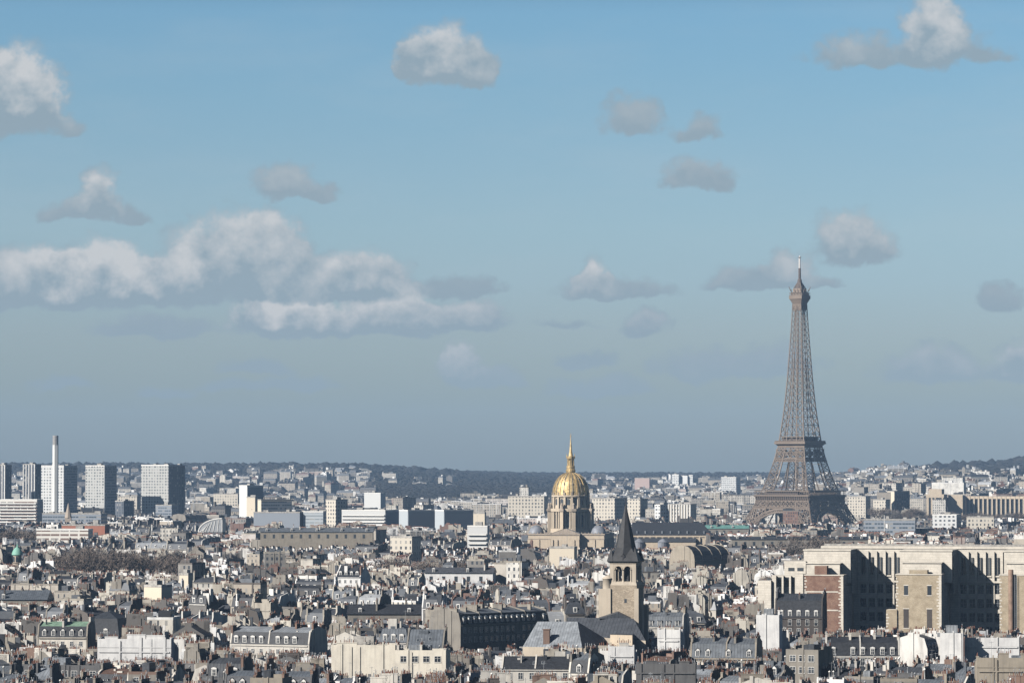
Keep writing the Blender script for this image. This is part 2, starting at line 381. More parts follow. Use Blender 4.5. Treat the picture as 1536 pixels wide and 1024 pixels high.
# ------------------------------------------------------------------ occlusion bookkeeping: filler keeps clear of the hand-placed things
OCC = []        # (u0, u1, D, vbottom): nearer filler inside u0..u1 must stay below row vbottom
RECT = []       # placed footprints
HASH = {}
def corners(x, y, th, w, d):
    c, s = math.cos(th), math.sin(th)
    return [(x + c * a - s * b, y + s * a + c * b) for a, b in ((-w / 2, -d / 2), (w / 2, -d / 2), (w / 2, d / 2), (-w / 2, d / 2))]
def sat(A, B):
    for Pq in (A, B):
        for i in range(4):
            ex, ey = Pq[(i + 1) % 4][0] - Pq[i][0], Pq[(i + 1) % 4][1] - Pq[i][1]
            nx, ny = -ey, ex
            a = [p[0] * nx + p[1] * ny for p in A]; b = [p[0] * nx + p[1] * ny for p in B]
            L = math.hypot(nx, ny) * .35
            if max(a) <= min(b) + L or max(b) <= min(a) + L: return False
    return True
def add_rect(x, y, th, w, d, test=True):
    c = corners(x, y, th, w, d)
    ks = {(int(math.floor(px / 60)), int(math.floor(py / 60))) for px in np.arange(min(p[0] for p in c), max(p[0] for p in c) + 60, 30) for py in np.arange(min(p[1] for p in c), max(p[1] for p in c) + 60, 30)}
    if test:
        seen = set()
        for k in ks:
            for r in HASH.get(k, ()):
                if r not in seen:
                    seen.add(r)
                    if sat(c, RECT[r]): return False
    RECT.append(c); i = len(RECT) - 1
    for k in ks: HASH.setdefault(k, []).append(i)
    return True
def zcap(x, y, w):
    u = UC + F * x / y; hw = w / 2 * F / y; cap = 1e9
    for (a, b, D, vb) in OCC:
        if y < D and u + hw > a and u - hw < b: cap = min(cap, wz(vb, y))
    return cap
# ------------------------------------------------------------------ generic Parisian building
def roof_prof(kind, d, rh):
    if kind == 'gable': return [(-d / 2 - .35, -.2), (0, rh), (d / 2 + .35, -.2)]
    if kind == 'mansard': return [(-d / 2 - .1, 0), (-d / 2 + .95, rh * .72), (0, rh), (d / 2 - .95, rh * .72), (d / 2 + .1, 0)]
    if kind == 'round': return [(-d / 2, 0)] + [(-d / 2 * math.cos(a), rh * math.sin(a)) for a in (.35, .7, 1.1, math.pi / 2, 2.04, 2.44, 2.79)] + [(d / 2, 0)]
    if kind == 'shed': return [(-d / 2 - .3, -.1), (d / 2 - .1, rh), (d / 2 - .1, 0)]
    if kind == 'shedback': return [(-d / 2 + .1, 0), (-d / 2 + .1, rh), (d / 2 + .3, -.1)]
    return None
def prof_z(kind, d, rh, y):
    p = roof_prof(kind, d, rh)
    return lerp(sorted(set((a, b) for a, b in p)), y) if p else 0
def geo(kind, w, d, h, rh, Wm, Rm, mw, mb, mr, mr2, rng, z0=-3, ends=(1, 1)):
    """walls into Wm, roof into Rm (both with the same local frame)"""
    if kind in ('gable', 'mansard', 'shed', 'shedback', 'round'):
        Wm.wall((-w / 2, -d / 2), (w / 2, -d / 2), z0, h + (rh if kind == 'shedback' else 0), mb if kind == 'shedback' else mw); Wm.wall((w / 2, d / 2), (-w / 2, d / 2), z0, h + (rh if kind == 'shed' else 0), mb if kind == 'shed' else mw)
        if kind in ('shed', 'shedback'):
            sy = -1 if kind == 'shedback' else 1
            for q_ in range(int(w / rng.uniform(3, 6))):
                xq = rng.uniform(-.45, .45) * w; ww = rng.choice((.3, .45, .8)); y0, y1 = sorted((sy * (d / 2 + .003), sy * (d / 2 + rng.uniform(.12, .3))))
                Wm.box(xq, y0, z0 + 2, xq + ww, y1, h + rh + rng.uniform(-.6, .8), mb)
            if rng.random() < .5:
                y0, y1 = sorted((sy * (d / 2 + .003), sy * (d / 2 + .12))); Wm.box(-w / 2, y0, h + rh - 2.6, w / 2, y1, h + rh - 2.45, mb)
        p = roof_prof(kind, d, rh); q = [(y, z + h) for y, z in p]
        n = len(q) - 1
        mo = [mr] * n
        if kind == 'mansard': mo = [mr2, mr, mr, mr2]
        Rm.prism(q, -w / 2 + .02, w / 2 - .02, mr, None, mo)
        e = .45
        loop = [(-d / 2 - .06, z0)] + [(max(-d / 2 - .06, min(d / 2 + .06, y)), z + h + (.45 if 0 < i < n or kind in ('mansard', 'round') else .4)) for i, (y, z) in enumerate(p)] + [(d / 2 + .06, z0)]
        loop = loop[::-1]
        if w > 15:
            ni = int(w / 9)
            for i_ in range(1, ni):
                xm = -w / 2 + w * i_ / ni + rng.uniform(-1, 1); Wm.slab(loop, xm - .2, xm + .2, mb)
        for sx, on in ((-1, ends[0]), (1, ends[1])):
            x0, x1 = (-w / 2, -w / 2 + e) if sx < 0 else (w / 2 - e, w / 2)
            Wm.slab(loop, x0, x1, mb)
            xo, xi = (x0, x0 - .22) if sx < 0 else (x1, x1 + .22)
            for q_ in range(rng.choice((0, 1, 2, 3))):
                yq = rng.uniform(-.42, .42) * d; Wm.box(min(xo, xi) + (0 if sx < 0 else .002), yq, h * .35, max(xo, xi) - (.002 if sx < 0 else 0), yq + rng.choice((.25, .4, .9)), h + max(0, lerp(sorted(set(p)), yq)) + rng.uniform(.2, 1.2), mb)
    elif kind == 'hip':
        Wm.box(-w / 2, -d / 2, z0, w / 2, d / 2, h, mw, mw, False)
        def rc(i, z): return [(-w / 2 + i, -d / 2 + i, z), (w / 2 - i, -d / 2 + i, z), (w / 2 - i, d / 2 - i, z), (-w / 2 + i, d / 2 - i, z)]
        Rm.rings([rc(-.2, h - .05), rc(.95, h + rh * .72)], mr2, False); Rm.rings([rc(.95, h + rh * .72), rc(min(w, d) * .46, h + rh)], mr)
    else:
        for q_ in range(int(w / rng.uniform(3, 7))):
            xq = rng.uniform(-.45, .45) * w; Wm.box(xq, -d / 2 - .2, z0 + 2, xq + rng.choice((.3, .5)), -d / 2 - .003, h + rng.uniform(.2, 1.6), mb)
        Wm.box(-w / 2, -d / 2, z0, w / 2, d / 2, h, mw, mw, False)
        Rm.box(-w / 2 + .3, -d / 2 + .3, h, w / 2 - .3, d / 2 - .3, h + .05, mr)
        for a in ((-w / 2, -d / 2, w / 2, -d / 2 + .3), (-w / 2, d / 2 - .3, w / 2, d / 2), (-w / 2, -d / 2 + .3, -w / 2 + .3, d / 2 - .3), (w / 2 - .3, -d / 2 + .3, w / 2, d / 2 - .3)):
            Wm.box(a[0], a[1], h - .002, a[2], a[3], h + .75, mb)
        bw, bd = w * rng.uniform(.2, .5), d * rng.uniform(.25, .5); bx, by = rng.uniform(-.2, .2) * w, rng.uniform(-.15, .2) * d
        Rm.cbox(bx, by, h + .05, bw, bd, rng.uniform(1.8, 3.2), mr2)
    for q_ in range(rng.choice((1, 2, 3, 4, 6))):     # lift housings, ducts, stair heads
        bw, bd = rng.choice((.3, .5, .8, 1.5, 2.8)), rng.uniform(.3, 1.8); bx, by = rng.uniform(-.42, .42) * w, rng.uniform(-.38, .38) * d
        (Wm if rng.random() < .6 else Rm).cbox(bx, by, h - .5, bw, bd, rh * rng.uniform(.5, 1) + rng.uniform(.8, 2.2), mb if rng.random() < .6 else mr2 if Rm is Wm else 0)
    if h > 6 and kind != 'flat':      # eaves cornice
        for sy in (-1, 1):
            y0, y1 = (-d / 2 - .28, -d / 2 - .002) if sy < 0 else (d / 2 + .002, d / 2 + .28)
            Wm.box(-w / 2 + .5, y0, h - .55, w / 2 - .5, y1, h - .22, mb)

# ------------------------------------------------------------------ shared part meshes
CH_LEN = [1.4, 2.6, 4.0, 5.6]
CH_MAT = ['cream', 'beige', 'grey', 'brickst', 'brown', 'white', 'tan']
PROTO = {}
def proto(key, fn):
    if key not in PROTO:
        o = fn(); PROTO[key] = o.data; bpy.data.objects.remove(o)
    return PROTO[key]
def ch_mesh(L, mk):
    def f():
        b = MB(); t = .62; b.cbox(0, 0, -5, t, L, 4.78); b.cbox(0, 0, -.222, t + .16, L + .16, .222)
        return b.build("chimney", [M[mk]])
    return proto(('ch', L, mk), f)
def pots_mesh(L, v):
    def f():
        b = MB(); rr = random.Random(int(L * 10) + v); n = int(L / .45); y = -L / 2 + .24
        for i in range(n):
            if rr.random() < .9:
                hh = rr.choice((.5, .65, .65, .8, .95)); r = rr.choice((.12, .14, .15)); m = 0 if rr.random() < .6 else rr.choice((1, 2))
                b.lathe(0, y, [(r * 1.15, 0), (r, .12), (r * .85, hh - .06), (r * 1.1, hh)], 6, m, False)
                if rr.random() < .18: b.lathe(0, y, [(.07, hh), (.07, hh + .5), (.16, hh + .55), (.02, hh + .75)], 5, 2, False)
            y += (L - .48) / max(1, n - 1)
        return b.build("chimney_pots", [M['pot'], M['potcream'], M['metal']])
    return proto(('pots', L, v), f)
def win_mesh(v):
    def f():
        b = MB(); w, h = ((1.1, 1.95), (1.15, 1.6), (.9, 1.3), (1.6, 1.5))[v]
        b.box(-w / 2, -.02, 0, w / 2, .05, h, 1)                                    # glass behind
        for x in (-w / 2 - .09, w / 2): b.box(x, -.10, -.08, x + .09, .05, h + .09, 0)
        b.box(-w / 2, -.10, h, w / 2, .05, h + .09, 0); b.box(-w / 2 - .12, -.17, -.17, w / 2 + .12, .05, -.082, 0)
        b.box(-.035, -.06, 0, .035, -.022, h, 0); b.box(-w / 2, -.058, h * .62, w / 2, -.022, h * .62 + .05, 0)
        if v == 0:
            for i in range(7): b.box(-w / 2 + i * w / 6 - .015, -.26, -.1, -w / 2 + i * w / 6 + .015, -.235, .85, 2)
            b.box(-w / 2 - .06, -.27, .85, w / 2 + .06, -.22, .9, 2)
        return b.build("window", [M['frame'], M['glass'], M['dark']])
    return proto(('win', v), f)
def dormer_mesh(v, mk='frame'):
    def f():
        b = MB(); w, h, dp = 1.3, 1.75, 1.9
        if v == 0:      # zinc-topped, arched
            b.box(-w / 2, 0, 0, w / 2, dp, h, 0)
            pr = [(-w / 2 - .12, h), (-w / 2, h + .3), (0, h + .5), (w / 2, h + .3), (w / 2 + .12, h)]
            for i in range(4):
                a, c = pr[i], pr[i + 1]; b.face([(a[0], -.12, a[1]), (c[0], -.12, c[1]), (c[0], dp, c[1]), (a[0], dp, a[1])][::-1], 2)
            b.face([(x, -.12, z) for x, z in pr], 0)
            b.face([(pr[0][0], -.12, h), (pr[-1][0], -.12, h), (pr[-1][0], dp, h), (pr[0][0], dp, h)], 2)
        elif v == 1:    # pediment
            b.box(-w / 2, 0, 0, w / 2, dp, h, 0)
            for s_ in (-1, 1): b.face([(s_ * (w / 2 + .2), -.2, h - .1), (0, -.2, h + .65), (0, dp, h + .65), (s_ * (w / 2 + .2), dp, h - .1)], 2)
            b.face([(-w / 2 - .1, -.05, h), (w / 2 + .1, -.05, h), (0, -.05, h + .55)], 0)
        else:           # lean-to box
            b.box(-w / 2, 0, 0, w / 2, dp, h - .1, 2); b.box(-w / 2 - .12, -.15, h - .1, w / 2 + .12, dp, h, 2)
            for x in (-w / 2, w / 2 - .1): b.box(x, -.04, 0, x + .1, -.002, h - .1, 0)
        b.box(-.43, -.03, .12, .43, -.003, 1.55, 1); b.box(-.03, -.06, .12, .03, -.032, 1.55, 0); b.box(-.43, -.06, .9, .43, -.031, .95, 0)
        for x in (-.5, .43): b.box(x, -.07, .05, x + .07, -.004, 1.62, 0)
        return b.build("dormer", [M[mk], M['glass'], M['zinc']])
    return proto(('dor', v, mk), f)
def sky_mesh():
    def f():
        b = MB(); b.box(-.45, -.65, -.1, .45, .65, .12, 0); b.box(-.36, -.56, .121, .36, .56, .13, 1)
        return b.build("skylight", [M['metal'], M['glass']])
    return proto('sky', f)
def ant_mesh(v):
    def f():
        b = MB(); h = (3.2, 4.4)[v]; b.bar((0, 0, 0), (0, 0, h), .06)
        for i in range(5): b.bar((-.5 + .05 * i, -.5 + .25 * i, h - .3), (.5 - .05 * i, -.5 + .25 * i, h - .3), .03)
        b.bar((0, -.6, h - .3), (0, .7, h - .3), .04)
        return b.build("antenna", [M['metal']])
    return proto(('ant', v), f)
def vent_mesh(v):
    def f():
        b = MB(); b.lathe(0, 0, [(.16, -1), (.16, 1.5 + v * .8), (.3, 1.55 + v * .8), (.3, 1.7 + v * .8), (.05, 1.95 + v * .8)], 8)
        return b.build("vent_pipe", [M['frame'] if v else M['metal']])
    return proto(('vent', v), f)

ROOFN = {'zinc': 'grey zinc', 'zinc_light': 'pale zinc', 'zinc_dark': 'dark zinc', 'slate': 'black slate', 'slate_grey': 'grey slate', 'tile': 'brown tiled', 'copper': 'green copper', 'gravel': 'flat gravel'}
WALLN = {'cream': 'cream', 'pale': 'cream', 'white': 'white', 'beige': 'beige stone', 'grey': 'grey', 'tan': 'tan stone', 'brown': 'brown', 'brick': 'red brick'}
KINDN = {'gable': 'gabled', 'mansard': 'mansard', 'shed': 'lean-to', 'shedback': 'lean-to', 'hip': 'hipped', 'flat': 'flat', 'round': 'barrel'}
CH_OF = {'pale': ('cream', 'tan'), 'cream': ('cream', 'beige', 'brickst', 'tan'), 'white': ('white', 'cream', 'white', 'brickst'), 'beige': ('beige', 'tan', 'grey', 'brickst'), 'grey': ('grey', 'beige', 'brown', 'brickst'), 'tan': ('tan', 'beige', 'cream', 'brickst'), 'brown': ('brown', 'beige', 'grey', 'cream'), 'brick': ('brickst', 'beige')}

ALLB = []
def building(x, y, th, w, d, h, kind, wm, rm, rm2=None, rh=None, seed=0, floors=2, chim=True, label=None, wins=True, dorm=True, name='apartment_building', cat='apartment building', group='apartment buildings packed across the near city', z=0.0, dormv=None, nch=None, potrow=False):
    rng = random.Random(seed * 7919 + 13)
    if rh is None: rh = {'gable': d * rng.uniform(.22, .36), 'mansard': rng.uniform(4.2, 5.2), 'hip': rng.uniform(4, 5), 'shed': d * rng.uniform(.25, .5), 'shedback': d * rng.uniform(.25, .45), 'flat': 0, 'round': d * .28}[kind]
    rm2 = rm2 or rm
    t = thing(name, label or '', cat, (x, y, z), th, group)
    Wm, Rm = MB(), MB()
    geo(kind, w, d, h, rh, Wm, Rm, 0, 0 if rng.random() < .6 else 1, 0, 1, rng)
    wm2 = wm if rng.random() < .5 else rng.choice(CH_OF[wm])
    Wm.build("wall", [M[wm], M[wm2 if wm2 != 'brickst' else 'brickst']], t)
    Rm.build("roof", [M[rm], M[rm2]], t)
    view = Vector((-x, -y)).normalized(); c, s = math.cos(th), math.sin(th)
    fn = Vector((s, -c)); front = fn.dot(view)
    nd = 0; nchn = 0
    for sgn in (-1, 1):
        if (front if sgn < 0 else -front) < .12: continue
        n = max(1, int((w - 1.6) / 2.55)); sp = (w - 1.4) / n
        if wins:
            v = rng.choice((0, 0, 1, 2)) if kind != 'flat' else rng.choice((1, 3)); 
            for fl in range(floors):
                zz = h - 2.75 - 3.05 * fl + (.4 if kind == 'flat' else 0)
                if zz < 1: break
                for i in range(n):
                    if rng.random() < .06: continue
                    inst(win_mesh(v), "window", t, (-w / 2 + .7 + sp * (i + .5), sgn * (d / 2 + .003), zz), 0 if sgn < 0 else math.pi)
        if dorm and kind in ('mansard', 'hip') or (dorm and kind == 'gable' and rng.random() < .25):
            dv = dormv if dormv is not None else rng.choice((0, 0, 1, 2))
            for i in range(n):
                if rng.random() < .12: continue
                yy = sgn * (d / 2 + (.0 if kind != 'gable' else -.9)); zz = h + (.35 if kind != 'gable' else .35)
                if kind == 'hip' and (i == 0 or i == n - 1) and n > 3: continue
                inst(dormer_mesh(dv), "dormer", t, (-w / 2 + .7 + sp * (i + .5), yy, zz), 0 if sgn < 0 else math.pi); nd += 1
    # skylights
    if kind in ('gable', 'shed', 'shedback') and rng.random() < .55:
        p = roof_prof(kind, d, rh); a, b_ = (p[0], p[1]) if kind != 'shedback' else (p[1], p[2])
        ang = math.atan2(b_[1] - a[1], b_[0] - a[0])
        for i in range(rng.randint(1, 4)):
            f = rng.uniform(.3, .7); o = inst(sky_mesh(), "skylight", t, (rng.uniform(-.4, .4) * w, a[0] + (b_[0] - a[0]) * f, h + a[1] + (b_[1] - a[1]) * f + .02))
            o.rotation_euler = (ang, 0, 0)
    # chimneys on the party walls
    if chim:
        ck = rng.choice(CH_OF[wm])
        ends = [-w / 2 + .32, w / 2 - .32]
        ends += [-w / 2 + w * i_ / int(w / 6) for i_ in range(1, int(w / 6))] if w > 12 else []
        for ex in ends:
            for k in range(rng.choice((1, 2, 2, 3)) if nch is None else nch):
                L = rng.choice(CH_LEN if d > 9 else CH_LEN[:3]); yy = rng.uniform(-.5, .5) * (d - L - 1)
                zt = h + max(prof_z(kind, d, rh, yy) + rng.uniform(.7, 1.9), rh * rng.uniform(.4, 1.0) + .6) if kind not in ('flat', 'hip') else h + rh + rng.uniform(.8, 2.2)
                if kind == 'hip': ex2 = max(-w / 2 + 1.4, min(w / 2 - 1.4, ex))
                else: ex2 = ex
                co = inst(ch_mesh(L, ck), "chimney", t, (ex2, yy, zt)); nchn += 1
                inst(pots_mesh(L, rng.randint(0, 5)), "chimney_pots", co, (0, 0, 0))
    if potrow or (kind in ('shed', 'shedback') and rng.random() < .45):
        ck = rng.choice(CH_OF[wm]); n = max(1, int(w / 6.5))
        for k in range(n):
            co = inst(ch_mesh(rng.choice(CH_LEN[1:]), wm if potrow else ck), "chimney", t, (-w / 2 + w * (k + rng.uniform(.35, .65)) / n, (-d / 2 + .34) * (-1 if kind == 'shed' else 1), h + rh + rng.uniform(.5, 1.4)), math.pi / 2); nchn += 1
            inst(pots_mesh(CH_LEN[2], rng.randint(0, 5)), "chimney_pots", co)
    if rng.random() < .5: inst(ant_mesh(rng.randint(0, 1)), "antenna", t, (rng.uniform(-.4, .4) * w, 0, h + rh - .3), rng.uniform(0, 3))
    for k in range(rng.choice((0, 0, 1, 2))):
        yy = rng.uniform(-.3, .3) * d; inst(vent_mesh(rng.randint(0, 1)), "vent_pipe", t, (rng.uniform(-.4, .4) * w, yy, h + (prof_z(kind, d, rh, yy) if kind not in ('flat', 'hip') else rh * .8)))
    ALLB.append(dict(o=t, x=x, y=y, w=w, h=h + rh, kind=kind, wm=wm, rm=rm, rm2=rm2, nd=nd, nc=nchn, label=label))
    return t

def stuff_building(mb, x, y, th, w, d, h, kind, rng, lvl, z=0.0):
    """one building of the far mass; lvl 2 = with chimneys and dormers, 1 = chimney walls only, 0 = plain block"""
    mb.T = Matrix.Translation((x, y, z)) @ Matrix.Rotation(th, 4, 'Z'); mb.tone = rng.uniform(.01, 1); mb.uvo = rng.random() * 90
    rh = {'gable': d * .28, 'mansard': 4.6, 'hip': 4.4, 'shed': d * .35, 'shedback': d * .35, 'flat': 0, 'round': d * .28}[kind]
    geo(kind, w, d, h, rh, mb, mb, 0, 5, 1, 1, rng)
    view = Vector((-x, -y)).normalized(); fn = Vector((math.sin(th), -math.cos(th))); sgn = -1 if fn.dot(view) > 0 else 1
    if lvl >= 1 and kind != 'flat' or (lvl == 2 and rng.random() < .5):
        for ex in (-w / 2 + .35, w / 2 - .35) + tuple(-w / 2 + w * i_ / int(w / 7) for i_ in range(1, int(w / 7))):
            for k in range(rng.choice((1, 2, 2, 3))):
                L = rng.uniform(1.2, 4.8); yy = rng.uniform(-.5, .5) * max(1, d - L - 1); zt = h + rh * rng.uniform(.6, 1) + rng.uniform(1, 2.4)
                mb.cbox(ex, yy, h - 1, .62 + .4 * (lvl == 1), L, zt - h + 1, 5)
                if lvl == 2:
                    n = int(L / .55)
                    for i in range(n):
                        if rng.random() < .85: mb.cbox(ex, yy - L / 2 + .3 + i * .55, zt, .24, .24, rng.choice((.5, .7, .9)), 2 if rng.random() < .65 else 5)
                else: mb.cbox(ex, yy, zt, .4, L * .9, .5, 2)
    if lvl >= 1 and kind in ('mansard', 'hip'):
        n = max(1, int((w - 2) / 2.8)); sp = (w - 1.6) / n
        for i in range(n):
            if lvl == 1 and i % 2: continue
            cx = -w / 2 + .8 + sp * (i + .5); y0, y1 = (-d / 2 - .02, -d / 2 + 1.2) if sgn < 0 else (d / 2 - 1.2, d / 2 + .02)
            mb.box(cx - .65, y0, h + .4, cx + .65, y1, h + 2.2, 3); yg = y0 - .01 if sgn < 0 else y1 + .01
            mb.face([(cx - .4, yg, h + .6), (cx + .4, yg, h + .6), (cx + .4, yg, h + 1.9), (cx - .4, yg, h + 1.9)], 4)
    if lvl >= 1:
        for k in range(rng.choice((1, 2, 3, 4))):
            mb.cbox(rng.uniform(-.42, .42) * w, rng.uniform(-.4, .4) * d, h, rng.uniform(.3, 2.6), rng.uniform(.3, 1.8), rh * rng.uniform(.5, 1) + rng.uniform(.3, 2.4), rng.choice((3, 5, 1, 1, 1)))
    if lvl == 0:
        for k in range(rng.choice((1, 2, 3, 4))):
            mb.cbox(rng.uniform(-.42, .42) * w, rng.uniform(-.4, .4) * d, h - .2, rng.uniform(1, 6), rng.uniform(1, 4), rh * rng.uniform(.5, 1) + rng.uniform(1, 4.5), rng.choice((3, 5, 5, 1, 1)))
    mb.T = None

# ------------------------------------------------------------------ Voronoi districts with street directions, rows of buildings
def districts(y0, y1, size, seed, spread=14):
    rng = random.Random(seed); out = []
    y = y0
    while y < y1:
        hw = y * .18 + 60; n = max(2, int(2 * hw / size))
        for i in range(n): out.append((-hw + (i + rng.uniform(.1, .9)) * 2 * hw / n, y + rng.uniform(0, size), R(rng.choice((-14, -20, 76, 76, 84, 66, 58, -38, 12)) + rng.gauss(0, spread * .4))))
        y += size * .9
    return out
def fill(y0, y1, size, seed, street, court, wr, dr, emit, gapx=.1, slack=1.0):
    rng = random.Random(seed); ds = districts(y0 - size, y1 + size, size, seed)
    A = np.array([(d_[0], d_[1]) for d_ in ds])
    for k, (cx, cy, th) in enumerate(ds):
        c, s = math.cos(th), math.sin(th); yy = -size * 1.1; alt = 0
        while yy < size * 1.1:
            d = rng.uniform(*dr); xx = -size * 1.2 + rng.uniform(0, 8); hrow = rng.gauss(0, 1)
            while xx < size * 1.2:
                w = rng.uniform(*wr) if rng.random() < .87 else rng.uniform(wr[1], wr[1] * 2.1); lx, ly = xx + w / 2, yy + d / 2
                x, y = cx + c * lx - s * ly, cy + s * lx + c * ly
                xx += w + .04
                if rng.random() < gapx: xx += rng.choice((street, 5))
                if not (y0 <= y < y1): continue
                u = UC + F * x / y
                if u < -230 or u > 1766: continue
                if np.argmin(((A - (x, y)) ** 2).sum(1)) != k: continue
                emit(x, y, th, w, d, hrow, rng)
            yy += d + (street if alt % 2 else court); alt += 1
KW = [('mansard', 30), ('gable', 32), ('hip', 8), ('flat', 8), ('shed', 10), ('shedback', 8), ('round', 2)]
def pick(tab, rng):
    t = rng.random() * sum(b for a, b in tab)
    for a, b in tab:
        t -= b
        if t <= 0: return a
    return tab[-1][0]
# ================================================================== LANDMARKS
# ------------------------------------------------------------------ iron lattice tower
def iron_tower():
    D = 4080.0; zb = -7.3; k = 317.3 / 324.0
    t = thing("lattice_tower", "tall brown iron lattice tower with two wide platforms and a pointed top", "tower", (wx(1200, D), D, zb), R(-39))
    IR = plain("brown_iron", (.19, .145, .11), .10, .05, .6, .4); ID = plain("dark_iron", (.10, .08, .07), .1, .05)
    WT = [(0, 62.4), (12, 53.5), (25, 45.5), (40, 38), (57, 31.5), (75, 25.5), (95, 20.4), (113, 16.8), (125, 15.4), (150, 12.6), (170, 11.0), (190, 9.6), (210, 8.5), (230, 7.4), (250, 6.4), (276, 5.3)]
    LT = [(0, 25), (57, 15.5), (95, 11.5), (113, 10.0), (125, 8.8), (150, 8.0), (170, 7.6), (190, 7.2), (210, 6.8), (230, 6.2), (250, 5.6), (276, 4.9)]
    Wf = lambda z: lerp(WT, z); Lf = lambda z: min(lerp(LT, z), Wf(z) - .35)
    def quad(z):     # leg section for quadrant (+,+): outer corner, and its three others
        a = Wf(z); b = a - Lf(z); return [(a, a), (b, a), (b, b), (a, b)]
    for qx, qy in ((1, 1), (-1, 1), (-1, -1), (1, -1)):
        b = MB(); lv = [0, 11, 22, 32, 42, 50, 57, 66, 75, 83.5, 91.5, 99, 106, 113]
        for z0, z1 in zip(lv, lv[1:]):
            A, Bq = quad(z0), quad(z1)
            A = [(x * qx, y * qy, z0 * k) for x, y in A]; Bq = [(x * qx, y * qy, z1 * k) for x, y in Bq]
            th = 1.5 - .7 * z0 / 113
            for i in range(4):
                j = (i + 1) % 4
                inn = .5 if i in (1, 2) else 1.0
                b.bar(A[i], Bq[i], th * 1.05)
                b.bar(Bq[i], Bq[j], th * .5 * inn)
                (b.bar(A[i], Bq[j], th * .46), b.bar(A[j], Bq[i], th * .46)) if inn == 1 else None
                mA = [(A[i][c] + A[j][c]) / 2 for c in range(3)]; mB = [(Bq[i][c] + Bq[j][c]) / 2 for c in range(3)]
                mi = [(A[i][c] + Bq[i][c]) / 2 for c in range(3)]; mj = [(A[j][c] + Bq[j][c]) / 2 for c in range(3)]
                if inn == 1: b.bar(mA, mi, th * .26); b.bar(mA, mj, th * .26); b.bar(mB, mi, th * .26); b.bar(mB, mj, th * .26)
        b.cbox(qx * (Wf(0) - 12.5), qy * (Wf(0) - 12.5), -4, 27, 27, 5)
        b.build("leg", [IR], t)
    def girder(b, Wo, z0, z1, n, th, ins=.0):
        for s_ in range(4):
            T = Matrix.Rotation(s_ * math.pi / 2, 4, 'Z'); b.T = T; y = -Wo + ins
            for z in (z0, z1): b.bar((-Wo, y, z * k), (Wo, y, z * k), th * 1.3)
            for i in range(n):
                xa, xb = -Wo + 2 * Wo * i / n, -Wo + 2 * Wo * (i + 1) / n
                b.bar((xa, y, z0 * k), (xb, y, z1 * k), th); b.bar((xb, y, z0 * k), (xa, y, z1 * k), th); b.bar((xa, y, z0 * k), (xa, y, z1 * k), th * .9)
            b.T = None
    # first platform
    b = MB()
    girder(b, Wf(43), 42.5, 44.5, 26, .45); girder(b, Wf(48), 44.5, 51, 14, .7); girder(b, Wf(48) - 6, 44.5, 51, 8, .8)
    b.rings([[(s1 * 34.0, s2 * 34.0, 51.2 * k) for s1, s2 in ((-1, -1), (1, -1), (1, 1), (-1, 1))], [(s1 * 35.6, s2 * 35.6, 55.6 * k) for s1, s2 in ((-1, -1), (1, -1), (1, 1), (-1, 1))], [(s1 * 36.2, s2 * 36.2, 55.6 * k) for s1, s2 in ((-1, -1), (1, -1), (1, 1), (-1, 1))], [(s1 * 36.2, s2 * 36.2, 57.2 * k) for s1, s2 in ((-1, -1), (1, -1), (1, 1), (-1, 1))]], 1, False)
    for s_ in range(4):
        b.T = Matrix.Rotation(s_ * math.pi / 2, 4, 'Z')
        b.bar((-36, -36.2, 56.6 * k), (36, -36.2, 56.6 * k), 1.1)
        for i in range(25):
            x = -34 + 68 * i / 24; b.bar((x, -34.4, 51 * k), (x, -36.0, 56 * k), .8)
        for i in range(31):
            x = -35.5 + 71 * i / 30; b.bar((x, -35.6, 57 * k), (x, -35.6, 61.6 * k), .35)
        b.bar((-35.6, -35.6, 61.8 * k), (35.6, -35.6, 61.8 * k), .9)
        b.box(-35.2, -35.3, 57.2 * k, 35.2, -17, 57.6 * k, 0); b.box(-20, -33.5, 57.7 * k, 20, -22, 62.6 * k, 1)
        b.T = None
    b.build("first_platform", [IR, ID], t)
    # second platform
    b = MB()
    girder(b, Wf(96), 94.5, 97.5, 12, .5); girder(b, Wf(104), 98.5, 108, 4, .75); girder(b, Wf(104), 101.5, 105, 12, .3)
    sq = lambda r, z: [(s1 * r, s2 * r, z * k) for s1, s2 in ((-1, -1), (1, -1), (1, 1), (-1, 1))]
    b.rings([sq(17.3, 109.5), sq(17.6, 112), sq(19.6, 114), sq(20.4, 114), sq(20.4, 116)], 0, True)
    b.rings([sq(14, 116.0), sq(14, 121), sq(12.5, 121.5)], 1); girder(b, 19.8, 116, 117.6, 40, .22); b.rings([sq(16, 121.4), sq(16, 122.2)], 0)
    b.build("second_platform", [IR, ID], t)
